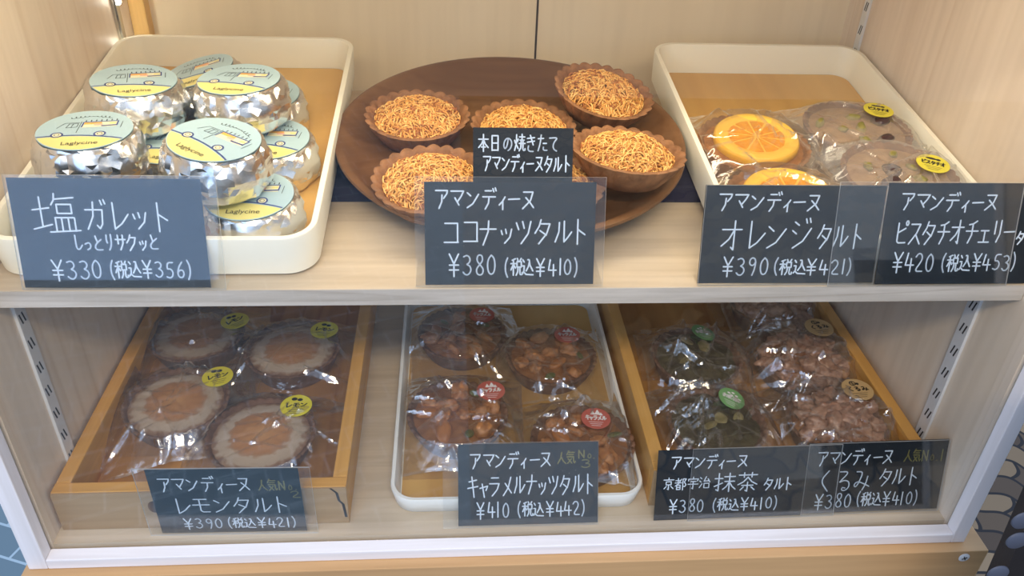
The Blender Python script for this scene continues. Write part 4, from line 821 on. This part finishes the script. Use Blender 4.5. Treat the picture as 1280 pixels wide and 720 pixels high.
WAL = [(.5660, .2400, 'bagged walnut tart farthest back under the shelf', None, 0), (.5640, .1580, 'bagged walnut tart in the middle of its row', (.021, .022), 8), (.5650, .0790, 'bagged walnut tart nearest the glass above the walnut sign', (.0195, .0185), 3)]
for i, (x, y, lab, so, sr) in enumerate(WAL):
    o = walnut_tart(90 + i); bag(o, .098, .108, .0365, .0335, 100 + i, (.000, .0), (4, -3, 5)[i], creases=36, amp=1.2, lim=inside(x, y, .4178, .6032, .0310))
    if so: sticker(o, so[0], so[1], .0362, .0122, TAN, 'くるみ', INK, 'nut', sr)
    placeL(o, x, y, FB, 0, 2, 0); tag(o, lab, 'tart', 'bagged walnut tarts')

# ================================================================== price signs
def sign(label, a, b, z, lean, cw, ch, lines, hold=None, hh=None, foot=.010, hy=0, group='chalkboard price signs', cardoff=0, name='price_sign'):
    """a, b: left and right foot of the card on the shelf"""
    yaw = math.atan2(b[1] - a[1], b[0] - a[0])
    t = empty(name, (a[0], a[1], z + .0004), (R(-lean), 0, yaw)); t.rotation_mode = 'XYZ'
    t.matrix_world = Matrix.Translation((a[0], a[1], z + .0004)) @ Matrix.Rotation(yaw, 4, 'Z') @ Matrix.Rotation(R(-lean), 4, 'X')
    tag(t, label, 'sign', group)
    c = obj('card', newbox(0, cw, 0, .0006, .0008, ch), SLATE, t, False)
    rr = random.Random(len(label))
    for (text, x0, x1, yt, yb, *r_) in lines:
        bm = bmesh.new(); wd = r_[1] if len(r_) > 1 else .00092
        write(bm, text, x0 * cw, x1 * cw, (1 - yb) * ch, (1 - yt) * ch, wd, lambda x, y: (x, -.00012, y), 0, .2, rr)
        mm = r_[0] if r_ else CHALK
        o = obj('lettering', bm, mm, c, False)
        if mm is OLIVE: o['label'] = 'dim olive handwriting'
    if hold:
        h0, h1 = hold; hh = hh or ch + .0018
        bm = newbox(h0, h1, -.0016, -.0006, 0, hh)
        for f in bm.faces:
            n_ = f.normal; f.material_index = 1 if abs(f.calc_center_median().y + .0011) < .0003 else 0
        # foot behind, flat on the shelf
        M = Matrix.Rotation(R(lean), 4, 'X')
        n0 = len(bm.faces); box(bm, h0, h1, -.0006, foot, 0, .0010, M=M); bm.faces.ensure_lookup_table()
        for f in list(bm.faces)[n0:]:
            f.normal_update()
        for f in bm.faces:
            pass
        o = obj('holder', bm, [ACRYL, ACRYLE], t, False); o['label'] = 'clear acrylic holder'
    return t
Z0 = ZS
sign('dark blue salt cake price sign at the left end of the upper shelf', (.0262, .0222), (.1288, .0212), Z0, 14.5, .1026, .0635,
 [('塩', .10, .345, .12, .50), ('ガレット', .365, .82, .19, .47), ('しっとりサクッと', .29, .75, .49, .65), ('¥330', .145, .43, .72, .93), ('(税込¥356)', .455, .91, .73, .91)], (-.001, .1115), .0655, .009)
sign('coconut tart price sign in front of the round plate', (.2511, .0225), (.3500, .0225), Z0, 20, .0990, .0610,
 [('アマンディーヌ', .06, .645, .06, .27), ('ココナッツタルト', .09, .96, .35, .61), ('¥380', .125, .42, .68, .92), ('(税込¥410)', .455, .915, .72, .91)], (-.0055, .1045), .0640, .030)
sign('orange tart price sign below the orange slice tarts', (.4131, .0226), (.5214, .0226), Z0, 15, .1083, .0605,
 [('アマンディーヌ', .075, .645, .07, .27), ('オレンジ', .095, .62, .34, .66), ('タルト', .645, .905, .38, .65), ('¥390', .125, .395, .71, .93), ('(税込¥421)', .41, .88, .73, .91)], (.0, .1083), .0606, .010)
sign('pistachio cherry tart price sign at the right end of the upper shelf', (.5224, .0206), (.6185, .0206), Z0, 17, .0965, .0625,
 [('アマンディーヌ', .085, .715, .09, .28), ('ピスタチオチェリー', .07, .86, .35, .60), ('タル', .87, .99, .46, .60), ('¥420', .08, .37, .66, .88), ('(税込¥453)', .40, .91, .68, .87)], (-.030, .0826), .0632, .010)
sign('lemon tart price sign leaning on the front of the lemon tart box', (.0698, .0058), (.1665, .0045), 0, 0, .0967, .0612,
 [('アマンディーヌ', .06, .675, .12, .36), ('人気', .715, .85, .16, .35, OLIVE), ('No.', .85, .98, .17, .34, OLIVE), ('2', .92, 1.0, .34, .46, OLIVE), ('レモンタルト', .11, .91, .42, .69), ('¥390', .155, .43, .74, .93), ('(税込¥421)', .45, .945, .75, .93)], (-.0072, .1045), .0628, .005)
sign('caramel nut tart price sign standing in front of the white tray', (.2700, .0046), (.3677, .0048), 0, 29, .0977, .0585,
 [('アマンディーヌ', .08, .67, .10, .31), ('人気', .70, .84, .10, .27, OLIVE), ('No.', .845, .985, .09, .21, OLIVE), ('3', .87, .96, .20, .32, OLIVE), ('キャラメルナッツタルト', .06, .97, .38, .64), ('¥410', .12, .365, .69, .91), ('(税込¥442)', .41, .92, .70, .90)], (-.0105, .0977), .0595, .006)
sign('matcha tart price sign, left of the pair before the right box', (.4078, .0052), (.5148, .0068), 0, 16, .1070, .0560,
 [('アマンディーヌ', .085, .60, .08, .28), ('京都宇治', .04, .365, .38, .56, CHALK, .00072), ('抹茶', .385, .685, .34, .63), ('タルト', .72, .92, .42, .61), ('¥380', .09, .335, .68, .90), ('(税込¥410)', .38, .84, .69, .89)], (.0240, .1310), .0570, .010)
sign('walnut tart price sign, right of the pair before the right box', (.5153, .0078), (.6185, .0095), 0, 16, .1030, .0570,
 [('アマンディーヌ', .065, .62, .10, .33), ('人気No.1', .69, .98, .12, .31, OLIVE), ('くるみ', .075, .48, .36, .70), ('タルト', .53, .82, .37, .64), ('¥380', .085, .36, .70, .94), ('(税込¥410)', .385, .85, .70, .92)], (.0, .1030), .0571, .010)
# small chalk sign clipped behind the coconut holder
sign('small chalkboard sign sticking up behind the coconut sign', (.2790, .0427), (.3375, .0427), .2380, 20, .0572, .0385,
 [('本日の焼きたて', .05, .86, .09, .36, CHALK, .0008), ('アマンディーヌタルト', .09, .975, .40, .66, CHALK, .0008)], None, name='chalk_sign')
